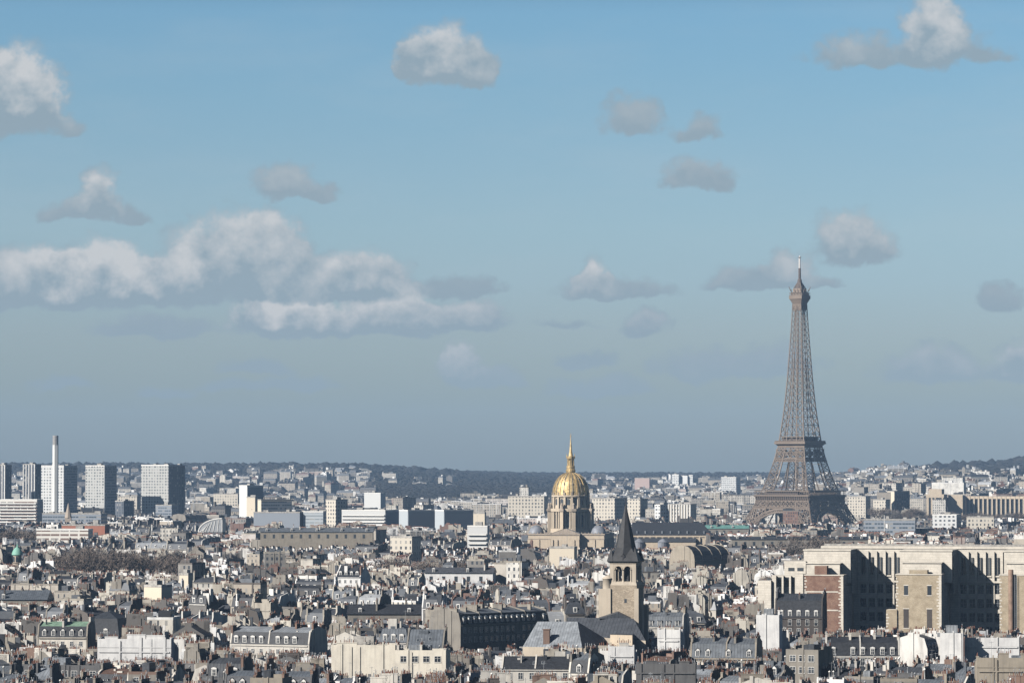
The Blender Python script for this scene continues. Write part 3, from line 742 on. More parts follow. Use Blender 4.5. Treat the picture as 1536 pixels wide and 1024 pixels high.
    # arches under the first platform
    for s_ in range(4):
        b = MB(); b.T = Matrix.Rotation(s_ * math.pi / 2, 4, 'Z'); n = 26; pr = None
        for i in range(n + 1):
            a = math.pi * (i / n); ro = 38.2; zi = 1 + 37.5 * math.sin(a) ** .92; xo = -ro * math.cos(a)
            zo = zi + 3.6; xx = xo * 1.06; yy = -(Wf(max(2, zi)) + .1); yo = -(Wf(max(2, zo)) + .1)
            cur = ((xo, yy, zi * k), (xx, yo, zo * k), (xo, yy + 5, zi * k), (xx, yo + 5, zo * k))
            if pr:
                for q in range(4): b.bar(pr[q], cur[q], 1.5 if q < 2 else .6)
                b.bar(pr[0], cur[1], .6); b.bar(pr[1], cur[0], .6); b.bar(cur[0], cur[1], .6); b.bar(cur[0], cur[2], .5); b.bar(cur[1], cur[3], .5); b.bar(pr[2], cur[3], .5); b.bar(pr[0], cur[2], .5)
            if 3 < i < n - 3 and i != n // 2 and zo < 41: b.bar((xx, yo, zo * k), (xx * 1.03, -(Wf(42.5)), 42.5 * k), .7)
            pr = cur
        b.T = None; b.build("arch", [IR], t)
    # upper shaft
    b = MB(); lv = [116]
    while lv[-1] < 268: lv.append(lv[-1] + (9.6 - 4.2 * (lv[-1] - 116) / 152))
    lv[-1] = 270
    for z0, z1 in zip(lv, lv[1:]):
        W0, W1 = Wf(z0), Wf(z1); I0, I1 = W0 - Lf(z0), W1 - Lf(z1); th = .85 - .35 * (z0 - 116) / 154
        for s_ in range(4):
            b.T = Matrix.Rotation(s_ * math.pi / 2, 4, 'Z')
            b.bar((-W0, -W0, z0 * k), (-W1, -W1, z1 * k), th * 1.3)
            for sg in (-1, 1):
                b.bar((sg * I0, -W0, z0 * k), (sg * I1, -W1, z1 * k), th)
                b.bar((sg * I0, -W0, z0 * k), (sg * W1, -W1, z1 * k), th * .48); b.bar((sg * W0, -W0, z0 * k), (sg * I1, -W1, z1 * k), th * .48)
            b.bar((-W1, -W1, z1 * k), (W1, -W1, z1 * k), th * .7)
            if I0 > 2: b.bar((-I0, -W0, z0 * k), (I1, -W1, z1 * k), th * .4); b.bar((I0, -W0, z0 * k), (-I1, -W1, z1 * k), th * .4)
            b.T = None
        b.bar((.9, .9, z0 * k), (.9, .9, z1 * k), .35, 1); b.bar((-.9, -.9, z0 * k), (-.9, -.9, z1 * k), .35, 1)
    b.build("upper_shaft", [IR, ID], t)
    # summit
    b = MB()
    b.rings([sq(5.3, 263), sq(5.6, 270), sq(7.9, 275.5), sq(8.4, 275.5), sq(8.4, 279.5), sq(7.4, 279.6), sq(7.2, 283), sq(5.6, 283.2), sq(5.2, 287.5)], 0)
    for s_ in range(4):
        b.T = Matrix.Rotation(s_ * math.pi / 2, 4, 'Z')
        for i in range(9): b.bar((-8 + 2 * i, -8.0, 279 * k), (-8 + 2 * i, -8.0, 282.4 * k), .3)
        b.bar((-8, -8, 282.6 * k), (8, -8, 282.6 * k), .4)
        for i in range(4): b.bar((-6 + 4 * i, -6.4, 283 * k), (-6.4 + 4.2 * i, -7.6, 286.8 * k), .5)
        b.bar((-4.6, -4.6, 287.5 * k), (-1.6, -1.6, 294 * k), .9); b.bar((-7, -7, 284 * k), (-8.4, -8.4, 289.4 * k), .6); b.T = None
    b.lathe(0, 0, [(5.2, 287 * k), (4.6, 290 * k), (2.6, 293.5 * k), (2.3, 297 * k), (1.5, 298.5 * k)], 10, 1)
    b.build("summit_cabin", [IR, ID], t)
    b = MB(); b.lathe(0, 0, [(1.5, 298 * k), (1.35, 310 * k), (1.0, 310.2 * k)], 8, 1); b.lathe(0, 0, [(.95, 310 * k), (.9, 322.3 * k), (.2, 324.4 * k)], 8, 0)
    b.bar((-2, 0, 322.2 * k), (2, 0, 322.2 * k), .7, 1); b.bar((0, -2, 322.2 * k), (0, 2, 322.2 * k), .7, 1)
    b.build("antenna", [plain("antenna_white", (.6, .56, .53), .05), ID], t)
iron_tower(); OCC.append((1122, 1290, 3950, 784)); add_rect(wx(1200, 4080), 4080, R(-39), 135, 135, False)

# ------------------------------------------------------------------ golden dome church
STONE = plaster("church_limestone", (.58, .48, .36), .1, .4); STONED = plaster("carved_limestone", (.42, .35, .28), .1, .5)
LEAD = plain("lead_roof", (.20, .21, .235), .2, .3, .5, .5)
def gold_mat():
    def f(t, b):
        gp = t.new('ShaderNodeTexCoord').outputs['Object']; n1 = t.noise(gp, .55, 5, .6)
        bp = t.new('ShaderNodeBump'); bp.inputs['Strength'].default_value = .6; bp.inputs['Distance'].default_value = .3
        t.put(bp.inputs['Height'], t.noise(gp, .9, 4, .6)); t.l.new(bp.outputs[0], b.inputs['Normal'])
        return t.mix(t.sm(n1, .3, .7), (.38, .27, .12, 1), (.70, .52, .26, 1))
    return mat("gold_leaf", f, .56, .5, .55)
GOLD = gold_mat(); GREYG = plain("weathered_gilding", (.20, .18, .145), .25, .6, .5, .4, .3)
def arch_win(b, x, y, z0, w, h, m=1, nx=0, ny=-1, out=.06):
    """dark round-headed opening lying on a wall facing (nx, ny)"""
    tx, ty = -ny, nx; pts = [(-w / 2, 0), (w / 2, 0), (w / 2, h - w / 2)] + [(w / 2 * math.cos(a), h - w / 2 + w / 2 * math.sin(a)) for a in (.5, 1.0, 1.57, 2.14, 2.64)] + [(-w / 2, h - w / 2)]
    b.face([(x + tx * p + nx * out, y + ty * p + ny * out, z0 + q) for p, q in pts], m)
def dome_church():
    D = 2750.0; s = D / F
    t = thing("domed_church", "tan stone church under a tall gilded dome with a gold lantern and spire", "church", (wx(856, D), D, 0), R(-9))
    # body: square block with pilasters, projecting centre with pediment
    b = MB(); hw = 28.0; H = wz(801, D)
    b.box(-hw, -24, -2, hw, 30, H, 0); b.box(-hw - .5, -24.5, H, hw + .5, 30.5, H + 1.0, 2); b.box(-hw - .2, -24.2, H - 3.2, hw + .2, 30.2, H - 2.6, 2)
    b.box(-10.5, -29, -2, 10.5, -24.01, H - .02, 0); b.box(-11, -29.5, H, 11, -24.6, H + .9, 2)
    b.face([(-11.2, -29.6, H + .9), (11.2, -29.6, H + .9), (0, -29.6, H + 4.6)], 2)
    for sg in (-1, 1): b.face([(sg * 11.4, -29.8, H + .9), (0, -29.8, H + 4.9), (0, -20, H + 4.9), (sg * 11.4, -20, H + .9)], 3)
    for x in (-27, -20.5, -12.2, 12.2, 20.5, 27): b.box(x - .9, -24.6, -2, x + .9, -24.02, H - 3.3, 0)
    for x in (-9.6, -6.2, 6.2, 9.6): b.box(x - .8, -29.7, -2, x + .8, -29.02, H - 3.3, 0)
    for y in (-22, -14, -5, 5, 14, 22, 28):
        b.box(hw + .02, y - .9, -2, hw + .6, y + .9, H - 3.3, 0); b.box(-hw - .6, y - .9, -2, -hw - .02, y + .9, H - 3.3, 0)
    for i in range(22): b.cbox(-26 + i * 2.5, -24.3, H + 1.0, .5, .35, 1.0, 2)
    b.build("wall", [STONE, M['glass'], STONED, LEAD], t)
    for (x, w, h, z) in ((-16.4, 4.0, 6.2, 12), (16.4, 4.0, 6.2, 12)):
        w_ = MB(); w_.box(x - w / 2, -24.10, z, x + w / 2, -24.03, z + h, 1); w_.box(x - w / 2 - .5, -24.35, z + h, x + w / 2 + .5, -24.03, z + h + .6, 0); w_.box(x - w / 2 - .5, -24.3, z - .5, x + w / 2 + .5, -24.03, z - .02, 0); w_.box(x - .12, -24.16, z, x + .12, -24.11, z + h, 0)
        w_.build("window", [STONED, M['glass']], t)
    w_ = MB(); arch_win(w_, 0, -29, 13.5, 8, 6.6, 1, 0, -1, .08); w_.bar((0, -29.15, 13.5), (0, -29.15, 20), .3, 0); w_.bar((-4, -29.15, 17), (4, -29.15, 17), .3, 0); w_.build("window", [STONED, M['glass']], t)
    for y in (-9, 9, 18):
        w_ = MB(); w_.box(hw + .03, y - 2, 12, hw + .12, y + 2, 18.5, 1); w_.build("window", [STONED, M['glass']], t)
    # small corner cupolas in lead
    for x in (-23, 23):
        c = MB(); c.lathe(x, -17, [(5.6, H + 1), (5.6, H + 2.2), (5.3, H + 2.6), (4.6, H + 4.6), (2.8, H + 6.2), (.6, H + 6.9)], 14, 0); c.build("corner_cupola", [LEAD], t)
    # drum, lower tier with paired columns and buttress piers
    z1, z2, z3, z4 = H + 1.0, wz(762, D), wz(742, D), wz(708, D)
    b = MB(); b.lathe(0, 0, [(15.2, z1), (15.2, z1 + 3.4), (14.4, z1 + 3.6), (13.2, z1 + 3.6), (13.2, z2 - 2.4), (15.0, z2 - 2.2), (15.2, z2 - .2), (14.6, z2)], 32, 0, False)
    for i in range(16):
        a = 2 * math.pi * (i + .5) / 16; ca, sa_ = math.cos(a), math.sin(a)
        for da in (-.075, .075): b.lathe(14.3 * math.cos(a + da), 14.3 * math.sin(a + da), [(.75, z1 + 3.6), (.62, z2 - 2.6), (.85, z2 - 2.3)], 7, 0, False)
        if i % 4 in (1, 2) and 0: pass
    for i in range(8):
        a = math.pi * (i + .5) / 4 + (.12 if i % 2 else -.12); T = Matrix.Rotation(a, 4, 'Z'); b.T = T
        b.box(13.2, -1.3, z1, 17.0, 1.3, z2 - 2, 0); b.box(13, -1.8, z2 - 2.02, 17.6, 1.8, z2 - .1, 2); b.lathe(16, 0, [(1.2, z2), (.9, z2 + 2), (1.0, z2 + 3), (.3, z2 + 4.2)], 6, 2, False); b.T = None
    b.build("drum", [STONE, M['glass'], STONED], t)
    for i in range(16):
        a = 2 * math.pi * i / 16; w_ = MB(); arch_win(w_, 13.2 * math.cos(a), 13.2 * math.sin(a), z1 + 4.6, 2.9, 9.2, 1, math.cos(a), math.sin(a), .12); w_.build("window", [STONED, M['glass']], t)
    b = MB(); b.lathe(0, 0, [(13.0, z2), (12.8, z3 - 1.6), (14.1, z3 - 1.3), (14.2, z3 - .3), (13.6, z3)], 32, 0, False)
    for i in range(16):
        a = 2 * math.pi * (i + .5) / 16; b.T = Matrix.Rotation(a, 4, 'Z'); b.box(12.4, -.8, z2, 14.0, .8, z3 - 1.5, 0); b.box(12.8, -.5, z3, 14.0, .5, z3 + 2.0, 2); b.T = None
    b.build("attic_storey", [STONE, M['glass'], STONED], t)
    for i in range(16):
        a = 2 * math.pi * i / 16; w_ = MB(); arch_win(w_, 12.85 * math.cos(a), 12.85 * math.sin(a), z2 + 2.6, 2.3, 4.6, 1, math.cos(a), math.sin(a), .15); w_.build("window", [STONED, M['glass']], t)
    # gilded dome: smooth lead-and-gold shell with twelve raised ribs
    hd = z4 - z3; pr = [(13.35 * math.cos(a) ** .92 if a < 1.5 else 2.4, z3 + hd * math.sin(a)) for a in [i * 1.36 / 10 for i in range(11)]]
    pr = [(max(r, 3.0), z) for r, z in pr]
    b = MB(); b.lathe(0, 0, pr, 48, 0); b.build("dome", [GOLD], t)
    for i in range(24):
        a = 2 * math.pi * i / 24; b = MB(); wd = .62 if i % 2 == 0 else .3
        for (r0, za), (r1, zb_) in zip(pr, pr[1:]):
            ca, sa_ = math.cos(a), math.sin(a); k0, k1 = wd * (r0 / 13.3) ** .5, wd * (r1 / 13.3) ** .5
            o = .38 if i % 2 == 0 else .2
            A = [(ca * (r0 + o) - sa_ * k0 * q, sa_ * (r0 + o) + ca * k0 * q, za + .12) for q in (-1, 1)]; Bq = [(ca * (r1 + o) - sa_ * k1 * q, sa_ * (r1 + o) + ca * k1 * q, zb_ + .12) for q in (-1, 1)]
            C = [(ca * (r0 - .3) - sa_ * k0 * q, sa_ * (r0 - .3) + ca * k0 * q, za) for q in (-1, 1)]; E = [(ca * (r1 - .3) - sa_ * k1 * q, sa_ * (r1 - .3) + ca * k1 * q, zb_) for q in (-1, 1)]
            b.face([A[0], A[1], Bq[1], Bq[0]], 0); b.face([A[1], C[1], E[1], Bq[1]], 0); b.face([C[0], A[0], Bq[0], E[0]], 0)
        b.build("dome_rib", [GOLD if i % 2 == 0 else GREYG], t)
    b = MB()
    for i in range(12):
        a = 2 * math.pi * (i + .5) / 12; ca, sa_ = math.cos(a), math.sin(a)
        for (f, sz) in ((.12, 1.0), (.36, 1.3), (.58, .9)):
            r, z = lerp([(q / 10, pr[q][0]) for q in range(11)], f), lerp([(q / 10, pr[q][1]) for q in range(11)], f)
            b = MB(); b.lathe(ca * (r + .02), sa_ * (r + .02), [(.1, z - sz), (.55, z - sz * .5), (.6, z + sz * .3), (.1, z + sz)], 6, 0, False)
            b.build("dome_ornament", [GREYG], t)
    # lantern and spire
    zl, zs, ze = z4 - .3, wz(676, D), wz(656, D)
    b = MB(); b.lathe(0, 0, [(3.3, zl), (3.6, zl + 1.2), (3.6, zl + 2.2), (3.0, zl + 2.6), (3.2, zl + 4.0), (3.2, zl + 5.0), (1.1, zl + 5.1), (1.0, zl + 10.0), (2.7, zl + 10.2), (2.8, zl + 11.4), (1.7, zl + 12.4), (1.0, zs)], 16, 0, False)
    for i in range(8):
        a = math.pi * i / 4 + .3; b.lathe(2.3 * math.cos(a), 2.3 * math.sin(a), [(.34, zl + 5), (.3, zl + 10.2)], 6, 0, False)
        if i % 2 == 0: b.lathe(2.9 * math.cos(a), 2.9 * math.sin(a), [(.35, zl + 10.4), (.4, zl + 12.0), (.25, zl + 13.0), (.2, zl + 13.8)], 6, 0, False)
    b.build("lantern", [GOLD], t)
    b = MB(); b.lathe(0, 0, [(1.0, zs - .2), (.32, ze - 1.5), (.1, ze)], 8, 0, False); b.lathe(0, 0, [(.1, ze), (.7, ze + .7), (.1, ze + 1.4)], 8, 0); b.bar((0, 0, ze), (0, 0, ze + 3.2), .22, 0); b.bar((-.7, 0, ze + 2.2), (.7, 0, ze + 2.2), .22, 0)
    b.build("spire", [GOLD], t)
dome_church(); OCC.append((792, 915, 2700, 822)); add_rect(wx(856, 2750), 2753, R(-9), 62, 66, False)

# ------------------------------------------------------------------ romanesque bell tower church
def bell_church():
    D = 1180.0; al = R(-14)
    RUB = brick("rubble_stone", (.40, .33, .25), (.30, .25, .19), .55, .28, .35); ASH = plaster("ashlar_stone", (.50, .43, .34), .1, .35)
    SP = plain("spire_slate", (.036, .036, .038), .22, .8, .6, .3)
    cx, cy = wx(939, D), D + 4.5
    t = thing("bell_tower_church", "old stone church with a square arcaded bell tower under a black pointed spire", "church", (cx, cy, 0), al)
    hw = 4.2; zE, zB, zT, zS = wz(841, D), wz(874, D), wz(757, D), wz(873, D)
    b = MB(); hb = 4.5
    b.box(-hb, -hb, 0, hb, hb + 1.6, zB - .6, 0); b.rings([[(-hb, -hb, zB - .6), (hb, -hb, zB - .6), (hb, hb + 1.6, zB - .6), (-hb, hb + 1.6, zB - .6)], [(-hw, -hw, zB + .4), (hw, -hw, zB + .4), (hw, hw, zB + .4), (-hw, hw, zB + .4)]], 1)
    for sx in (-1, 1):                                # corner buttresses
        b.box(sx * hb - .7, -hb - .5, 0, sx * hb + .7, -hb + .9, zB - 1.6, 1)
    b.box(hb + .02, -hb + 1.2, 0, hb + 1.6, -hb + 3.2, zB - 5, 1); b.box(hb + .02, hb - 1, 0, hb + 1.8, hb + 1, zB - 7, 1)
    b.build("tower_wall", [RUB, ASH], t)
    for (x, z, w, h) in ((.9, wz(903, D), .8, 1.2), (-2, wz(930, D), .6, 1.0)):
        w_ = MB(); w_.box(x - w / 2, -hb - .03, z, x + w / 2, -hb - .005, z + h, 0); w_.build("window", [M['glass']], t)
    # belfry: four corner piers, paired arches each side
    b = MB(); zb0, zb1 = zB + .4, zE - .1; sp = zb0 + (zb1 - zb0) * .60
    for sx in (-1, 1):
        for sy in (-1, 1): b.box(min(sx * hw, sx * (hw - 1.25)), min(sy * hw, sy * (hw - 1.25)), zb0, max(sx * hw, sx * (hw - 1.25)), max(sy * hw, sy * (hw - 1.25)), zb1 - .2, 0)
    b.box(-hw - .1, -hw - .1, zb1 - .75, hw + .1, hw + .1, zb1 - .02, 0)
    for s_ in range(4):
        b.T = Matrix.Rotation(s_ * math.pi / 2, 4, 'Z'); y = -hw + .04
        b.lathe(0, -hw + .55, [(.55, zb0), (.34, zb0 + .5), (.34, sp - .3), (.6, sp)], 8, 0, False)
        for x in (-2.55, 2.55): b.lathe(x, -hw + .35, [(.4, zb0), (.26, zb0 + .5), (.26, sp - .3), (.45, sp)], 8, 0, False)
        for c0 in (-1.48, 1.48):                     # arch spandrels
            r = 1.12; n = 8
            for i in range(n):
                a0, a1 = math.pi * i / n, math.pi * (i + 1) / n
                p0, p1 = (c0 - r * math.cos(a0), sp + r * math.sin(a0)), (c0 - r * math.cos(a1), sp + r * math.sin(a1))
                zt = zb1 - .7
                b.face([(p0[0], y, p0[1]), (p1[0], y, p1[1]), (p1[0], y, zt), (p0[0], y, zt)], 0)
                b.face([(p0[0], y, p0[1]), (p0[0], y + .8, p0[1]), (p1[0], y + .8, p1[1]), (p1[0], y, p1[1])], 0)
                q0, q1 = (c0 - (r + .28) * math.cos(a0), sp + (r + .28) * math.sin(a0)), (c0 - (r + .28) * math.cos(a1), sp + (r + .28) * math.sin(a1))
                b.face([(p0[0], y - .14, p0[1]), (p1[0], y - .14, p1[1]), (q1[0], y - .14, q1[1]), (q0[0], y - .14, q0[1])], 1)
                b.face([(q0[0], y - .14, q0[1]), (q1[0], y - .14, q1[1]), (q1[0], y, q1[1]), (q0[0], y, q0[1])], 1)
            for (xa, xb) in ((c0 - r - .4, c0 - r), (c0 + r, c0 + r + .4)): b.box(xa, y, sp, xb, y + .8, zb1 - .7, 0)
        b.T = None
    b.box(-hw + .3, -hw + .3, zb0 - .05, hw - .3, hw - .3, zb0 + .15, 0); b.box(-1.1, -.9, zb0, 1.1, 1.4, zb1 - .8, 2)
    b.build("belfry", [ASH, plaster("pale_arch_stone", (.46, .38, .29), .1, .3), M['dark']], t)
    # spire: square at the eaves turning octagonal, with broaches at the corners
    b = MB(); e = hw + .75; n = 8; zq = zE + 4.2
    base = [(e * c, e * s_, zE) for c, s_ in ((-1, -1), (0, -1), (1, -1), (1, 0), (1, 1), (0, 1), (-1, 1), (-1, 0))]
    r1 = 3.35
    mid = [(r1 * math.cos(math.pi * (-.75 + i / 4)) , r1 * math.sin(math.pi * (-.75 + i / 4)), zq) for i in range(8)]
    top = [(.16 * math.cos(math.pi * (-.75 + i / 4)), .16 * math.sin(math.pi * (-.75 + i / 4)), zT) for i in range(8)]
    b.rings([[(x * .95, y * .95, z - .35) for x, y, z in base], base, mid, top], 0)
    for sx in (-1, 1):
        for sy in (-1, 1):                            # little corner pyramids
            x, y = sx * (e - .9), sy * (e - .9); q = 1.0
            b.rings([[(x - q, y - q, zE - .02), (x + q, y - q, zE - .02), (x + q, y + q, zE - .02), (x - q, y + q, zE - .02)], [(x * .93 + .02 * k_[0], y * .93 + .02 * k_[1], zE + 4.4) for k_ in ((-1, -1), (1, -1), (1, 1), (-1, 1))]], 0)
    b.box(-.5, -e + .5, zE + .1, .5, -e + 2, zE + 1.7, 1); b.face([(-.7, -e + .4, zE + 1.5), (.7, -e + .4, zE + 1.5), (0, -e + .4, zE + 2.5)], 0)
    for s_ in (-1, 1): b.face([(s_ * .7, -e + .4, zE + 1.5), (0, -e + .4, zE + 2.5), (0, -e + 2.4, zE + 2.5), (s_ * .7, -e + 2.4, zE + 1.5)], 0)
    b.build("spire", [SP, M['dark']], t)
    b = MB(); b.bar((0, 0, zT - .2), (0, 0, zT + 2.6), .12); b.bar((-.5, 0, zT + 1.7), (.5, 0, zT + 1.7), .1); b.bar((0, 0, zT + 2.6), (.35, 0, zT + 3), .12); b.build("cross", [M['dark']], t)
    # round stair turret
    b = MB(); zt = wz(868, D); x0 = -hb - 1.5
    b.box(-hb - 3.3, -hb - .3, 0, -hb + .2, -hb + 3.4, zt - 3.1, 0); b.lathe(-hb - .55, -hb + 1.4, [(1.75, zt - 3.6), (1.75, zt), (1.95, zt + .1), (1.95, zt + .3), (.2, zt + 1.3)], 16, 0)
    b.build("stair_turret", [ASH], t)
    # nave and transept roofs in front of the tower
    b = MB(); zr = wz(926, 1165); ze = zr - 5.2
    loc = t.matrix_basis.inverted() if False else (Matrix.Translation((cx, cy, 0)) @ Matrix.Rotation(al, 4, 'Z')).inverted()
    def P2(u, D_, z): return loc @ Vector((wx(u, D_), D_, z))
    # main choir roof seen end-on and broadside: ridge from u=868 to u=952
    a, c = P2(850, 1172, zr), P2(950, 1163, zr)
    fa, fc = P2(862, 1161, ze), P2(968, 1152, ze - 1.2); ba, bc = P2(850, 1183, ze), P2(950, 1178, ze)
    b.face([fa, fc, c, a], 0); b.face([a, c, bc, ba], 0); b.face([fc, bc, c], 0); b.face([fa, a, ba], 0)
    w_ = MB(); lowz = lambda p, z=0: (p[0], p[1], z)
    for p, q in ((fa, fc), (fc, bc), (bc, ba), (ba, fa)): w_.face([lowz(p), lowz(q), tuple(q), tuple(p)], 0)
    # transept to the left: lit slope facing the camera, with chimney
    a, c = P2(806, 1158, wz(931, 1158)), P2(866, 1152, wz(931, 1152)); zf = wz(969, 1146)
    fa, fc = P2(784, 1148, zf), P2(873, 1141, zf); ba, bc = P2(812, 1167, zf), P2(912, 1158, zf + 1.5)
    b.face([fa, fc, c, a], 1); b.face([a, c, bc, ba], 0); b.face([fc, bc, c], 0); b.face([fa, a, ba], 0)  # front slope in a paler material, sunlight put into its colour
    for p, q in ((fa, fc), (fc, bc), (bc, ba), (ba, fa)): w_.face([lowz(p), lowz(q), tuple(q), tuple(p)], 0)
    # small gable behind and apse step in front
    a, c = P2(927, 1178, wz(917, 1170)), P2(927, 1166, wz(917, 1170)); l0, r0 = P2(898, 1166, wz(927, 1166)), P2(946, 1166, wz(927, 1166)); l1, r1_ = P2(898, 1178, wz(927, 1166)), P2(946, 1178, wz(927, 1166))
    b.face([l0, c, a, l1], 0); b.face([c, r0, r1_, a], 0); b.face([l0, r0, c], 0); b.face([l1, a, r1_], 0)
    a, c = P2(915, 1148, wz(951, 1148)), P2(946, 1145, wz(951, 1148))
    zt_ = a[2]; p4 = [P2(915, 1150, zt_), P2(948, 1146, zt_), P2(950, 1156, zt_), P2(916, 1160, zt_)]
    for i in range(4): w_.face([lowz(p4[i]), lowz(p4[(i + 1) % 4]), tuple(p4[(i + 1) % 4]), tuple(p4[i])], 1)
    b.face(p4, 0)
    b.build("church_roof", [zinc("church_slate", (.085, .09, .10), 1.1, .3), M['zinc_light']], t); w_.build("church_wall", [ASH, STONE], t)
    b = MB(); p = P2(820, 1147, wz(960, 1147)); b.cbox(p[0], p[1], p[2] - 2, 2.0, 1.2, 5.4, 0); b.cbox(p[0], p[1], p[2] + 3.4, 2.3, 1.5, .3, 0); b.build("chimney", [M['brickst']], t)
bell_church(); OCC.append((784, 972, 1140, 968)); OCC.append((895, 972, 1175, 925))
add_rect(wx(939, 1180), 1184, R(-14), 13, 13, False); add_rect(wx(905, 1165), 1168, R(-8), 26, 28, False); add_rect(wx(828, 1155), 1154, R(-8), 22, 22, False)

# ------------------------------------------------------------------ big pale concrete faculty block
def faculty():
    D = 1390.0; al = R(-14); s = F / D
    CON = brick("pale_stone_blocks", (.68, .625, .54), (.60, .55, .47), 2.6, .9, .035); TB = brick("tan_brick", (.40, .325, .225), (.46, .40, .31), .5, .2, .2)
    RB = brick("dark_red_brick", (.20, .105, .078), (.38, .28, .2), .5, .2, .22); QU = plaster("quoin_stone", (.66, .60, .51), .02, .15)
    x0 = wx(1318, D); t = thing("faculty_building", "huge pale stone block with projecting brick wings and tall window slots on the right", "building", (x0, D, 0), al)
    def lx(u, y):       # local x such that the point at local (x, y) shows in column u
        c, sn = math.cos(al), math.sin(al); k_ = (u - UC) / F
        # world X = x0 + c x - sn y ; world Y = D + sn x + c y ;  X = k_ Y
        return (k_ * (D + c * y) - x0 + sn * y) / (c - k_ * sn)
    zt = lambda v, y=0: wz(v, D + y)
    b = MB(); top = zt(822, 14)
    BW = 14.0           # back wall plane (local y)
    # long back wall between piers, with pier ribs
    xl, xr = lx(1232, BW), lx(1640, BW)
    b.box(xl, BW, 0, xr, BW + 16, top - .02, 0); b.box(xl - .3, BW - .35, top, xr, BW + 16.3, top + .9, 0); b.box(xl, BW + 6, top + .9, xr, BW + 13, top + 1.5, 1)
    b.build("wall", [CON, M['gravel']], t)
    # recess bays: glass bands, ribs
    for (ua, ub) in ((1288, 1352), (1438, 1502)):
        a, c = lx(ua, BW), lx(ub, BW); n = 5; sp = (c - a) / n
        rb = MB()
        for i in range(n + 1): rb.box(a + i * sp - .45, BW - .9, 0, a + i * sp + .45, BW - .01, top - 1.0, 0)
        rb.box(a, BW - 1.0, top - 12.6, c, BW - .02, top - 11.9, 0)
        for fl in range(7):
            z = top - 16.6 - 5.2 * fl
            rb.box(a, BW - .55, z - 2.0, c, BW - .03, z - .1, 0)
        rb.build("pier", [CON], t)
        for i in range(n):
            xa, xb = a + i * sp + .45, a + (i + 1) * sp - .45; xm = (xa + xb) / 2
            w_ = MB(); w_.box(xm - .62, BW - .30, top - 9.6, xm + .62, BW - .011, top - 3.2, 0); w_.box(xm - .9, BW - .5, top - 10.4, xm + .9, BW - .012, top - 9.9, 1); w_.box(xm - .04, BW - .36, top - 9.6, xm + .04, BW - .31, top - 3.2, 1)
            w_.build("window", [M['glass'], CON], t)
            for fl in range(6):
                z = top - 16.6 - 5.2 * fl
                w_ = MB(); w_.box(xa + .15, BW - .20, z, xb - .15, BW - .013, z + 3.2, 0); w_.box(xm - .05, BW - .26, z, xm + .05, BW - .21, z + 3.2, 1); w_.box(xa + .15, BW - .26, z + 1.6, xb - .15, BW - .215, z + 1.7, 1)
                w_.build("window", [M['glass'], M['metal']], t)
    # wings: (front-left column, front-right column, top row of the brick front, brick material, upper setback left/right columns)
    def wing(ul, ur, vt, BR, uul, uur, step=None):
        y0 = -12.0; yu = -2.0
        a, c = lx(ul, y0), lx(ur, y0); z1 = zt(vt, y0)
        m = MB(); m.box(a, y0, 0, c - .9, BW - .05, z1, 0, 2); m.box(c - .9, y0 - .02, 0, c, BW - .04, z1 + .25, 1)
        for i in range(int(z1 / 1.1)):
            m.box(c - .9 - (.9 if i % 2 else .45), y0 - .04, i * 1.1, c - .9, y0 - .001, i * 1.1 + .55, 1)
            m.box(a - .03, y0 - .05, i * 1.1, a + (.9 if i % 2 else .45), y0 - .001, i * 1.1 + .55, 1)
        m.box(a - .2, y0 - .2, z1, c + .2, BW - .3, z1 + .35, 1)
        # ribs on the dark right-hand side
        n = 6
        for i in range(n):
            yy = y0 + 2.4 + i * 3.0
            for (za, zb) in ((z1 - 16, z1 - 6.5), (z1 - 28, z1 - 18.5)):
                m.box(c + .01, yy, za, c + .06, yy + 1.3, zb, 3)
            m.box(c + .01, yy - .9, 0, c + .5, yy - .2, z1 - 4, 1)
        m.build("brick_wing", [BR, CON, M['gravel'], M['glass']], t)
        a2, c2 = lx(uul, yu), lx(uur, yu); z2 = top - .6
        m = MB(); m.box(a2, yu, z1 - 3, c2, BW - .06, z2, 0, 1); m.box(a2 - .25, yu - .25, z2, c2 + .25, BW - .4, z2 + .5, 0)
        for i in range(4):
            yy = yu + 2.2 + i * 3.2; m.box(c2 + .01, yy, z2 - 15, c2 + .06, yy + 1.4, z2 - 6.0, 2); m.box(c2 + .01, yy, z2 - 4.6, c2 + .06, yy + 1.4, z2 - 2.4, 2); m.box(c2 + .01, yy + 1.6, z2 - 16, c2 + .4, yy + 2.3, z2 - 1.4, 0)
        m.build("upper_wing", [CON, M['gravel'], M['glass']], t)
        # roof hut between the two
        a3, c3 = lx(uul + 4, -7), lx(uur - 16, -7); m = MB(); m.box(a3, -7, z1 + .36, c3, yu - .02, z1 + 4.2, 0, 1); m.box(a3 - .3, -7.4, z1 + 4.2, c3 + .3, yu - .1, z1 + 4.5, 0)
        for q in (0, 1): m.box(c3 + .01, -5.6 + q * 1.8, z1 + 1.2, c3 + .05, -4.6 + q * 1.8, z1 + 3.2, 2)
        m.build("roof_hut", [CON, M['gravel'], M['glass']], t)
        return a, c, z1, y0
    a, c, z1, y0 = wing(1206, 1264, 863, RB, 1205, 1275)
    m = MB(); 
    for z in (z1 - 6.2, z1 - 13): m.box(a, y0 - .08, z, c - 1.9, y0 - .02, z + .5, 0)
    m.box((a + c) / 2 - .8, y0 - .08, z1 - 13, (a + c) / 2 - .3, y0 - .02, z1 - 6.2, 0); m.build("stone_band", [CON], t)
    m = MB(); xa = lx(1221, y0); m.box(xa, y0 + .1, z1 + .01, xa + 4.6, y0 + 4, z1 + 3.6, 0, 1); m.build("brick_stair_hut", [RB, CON], t)
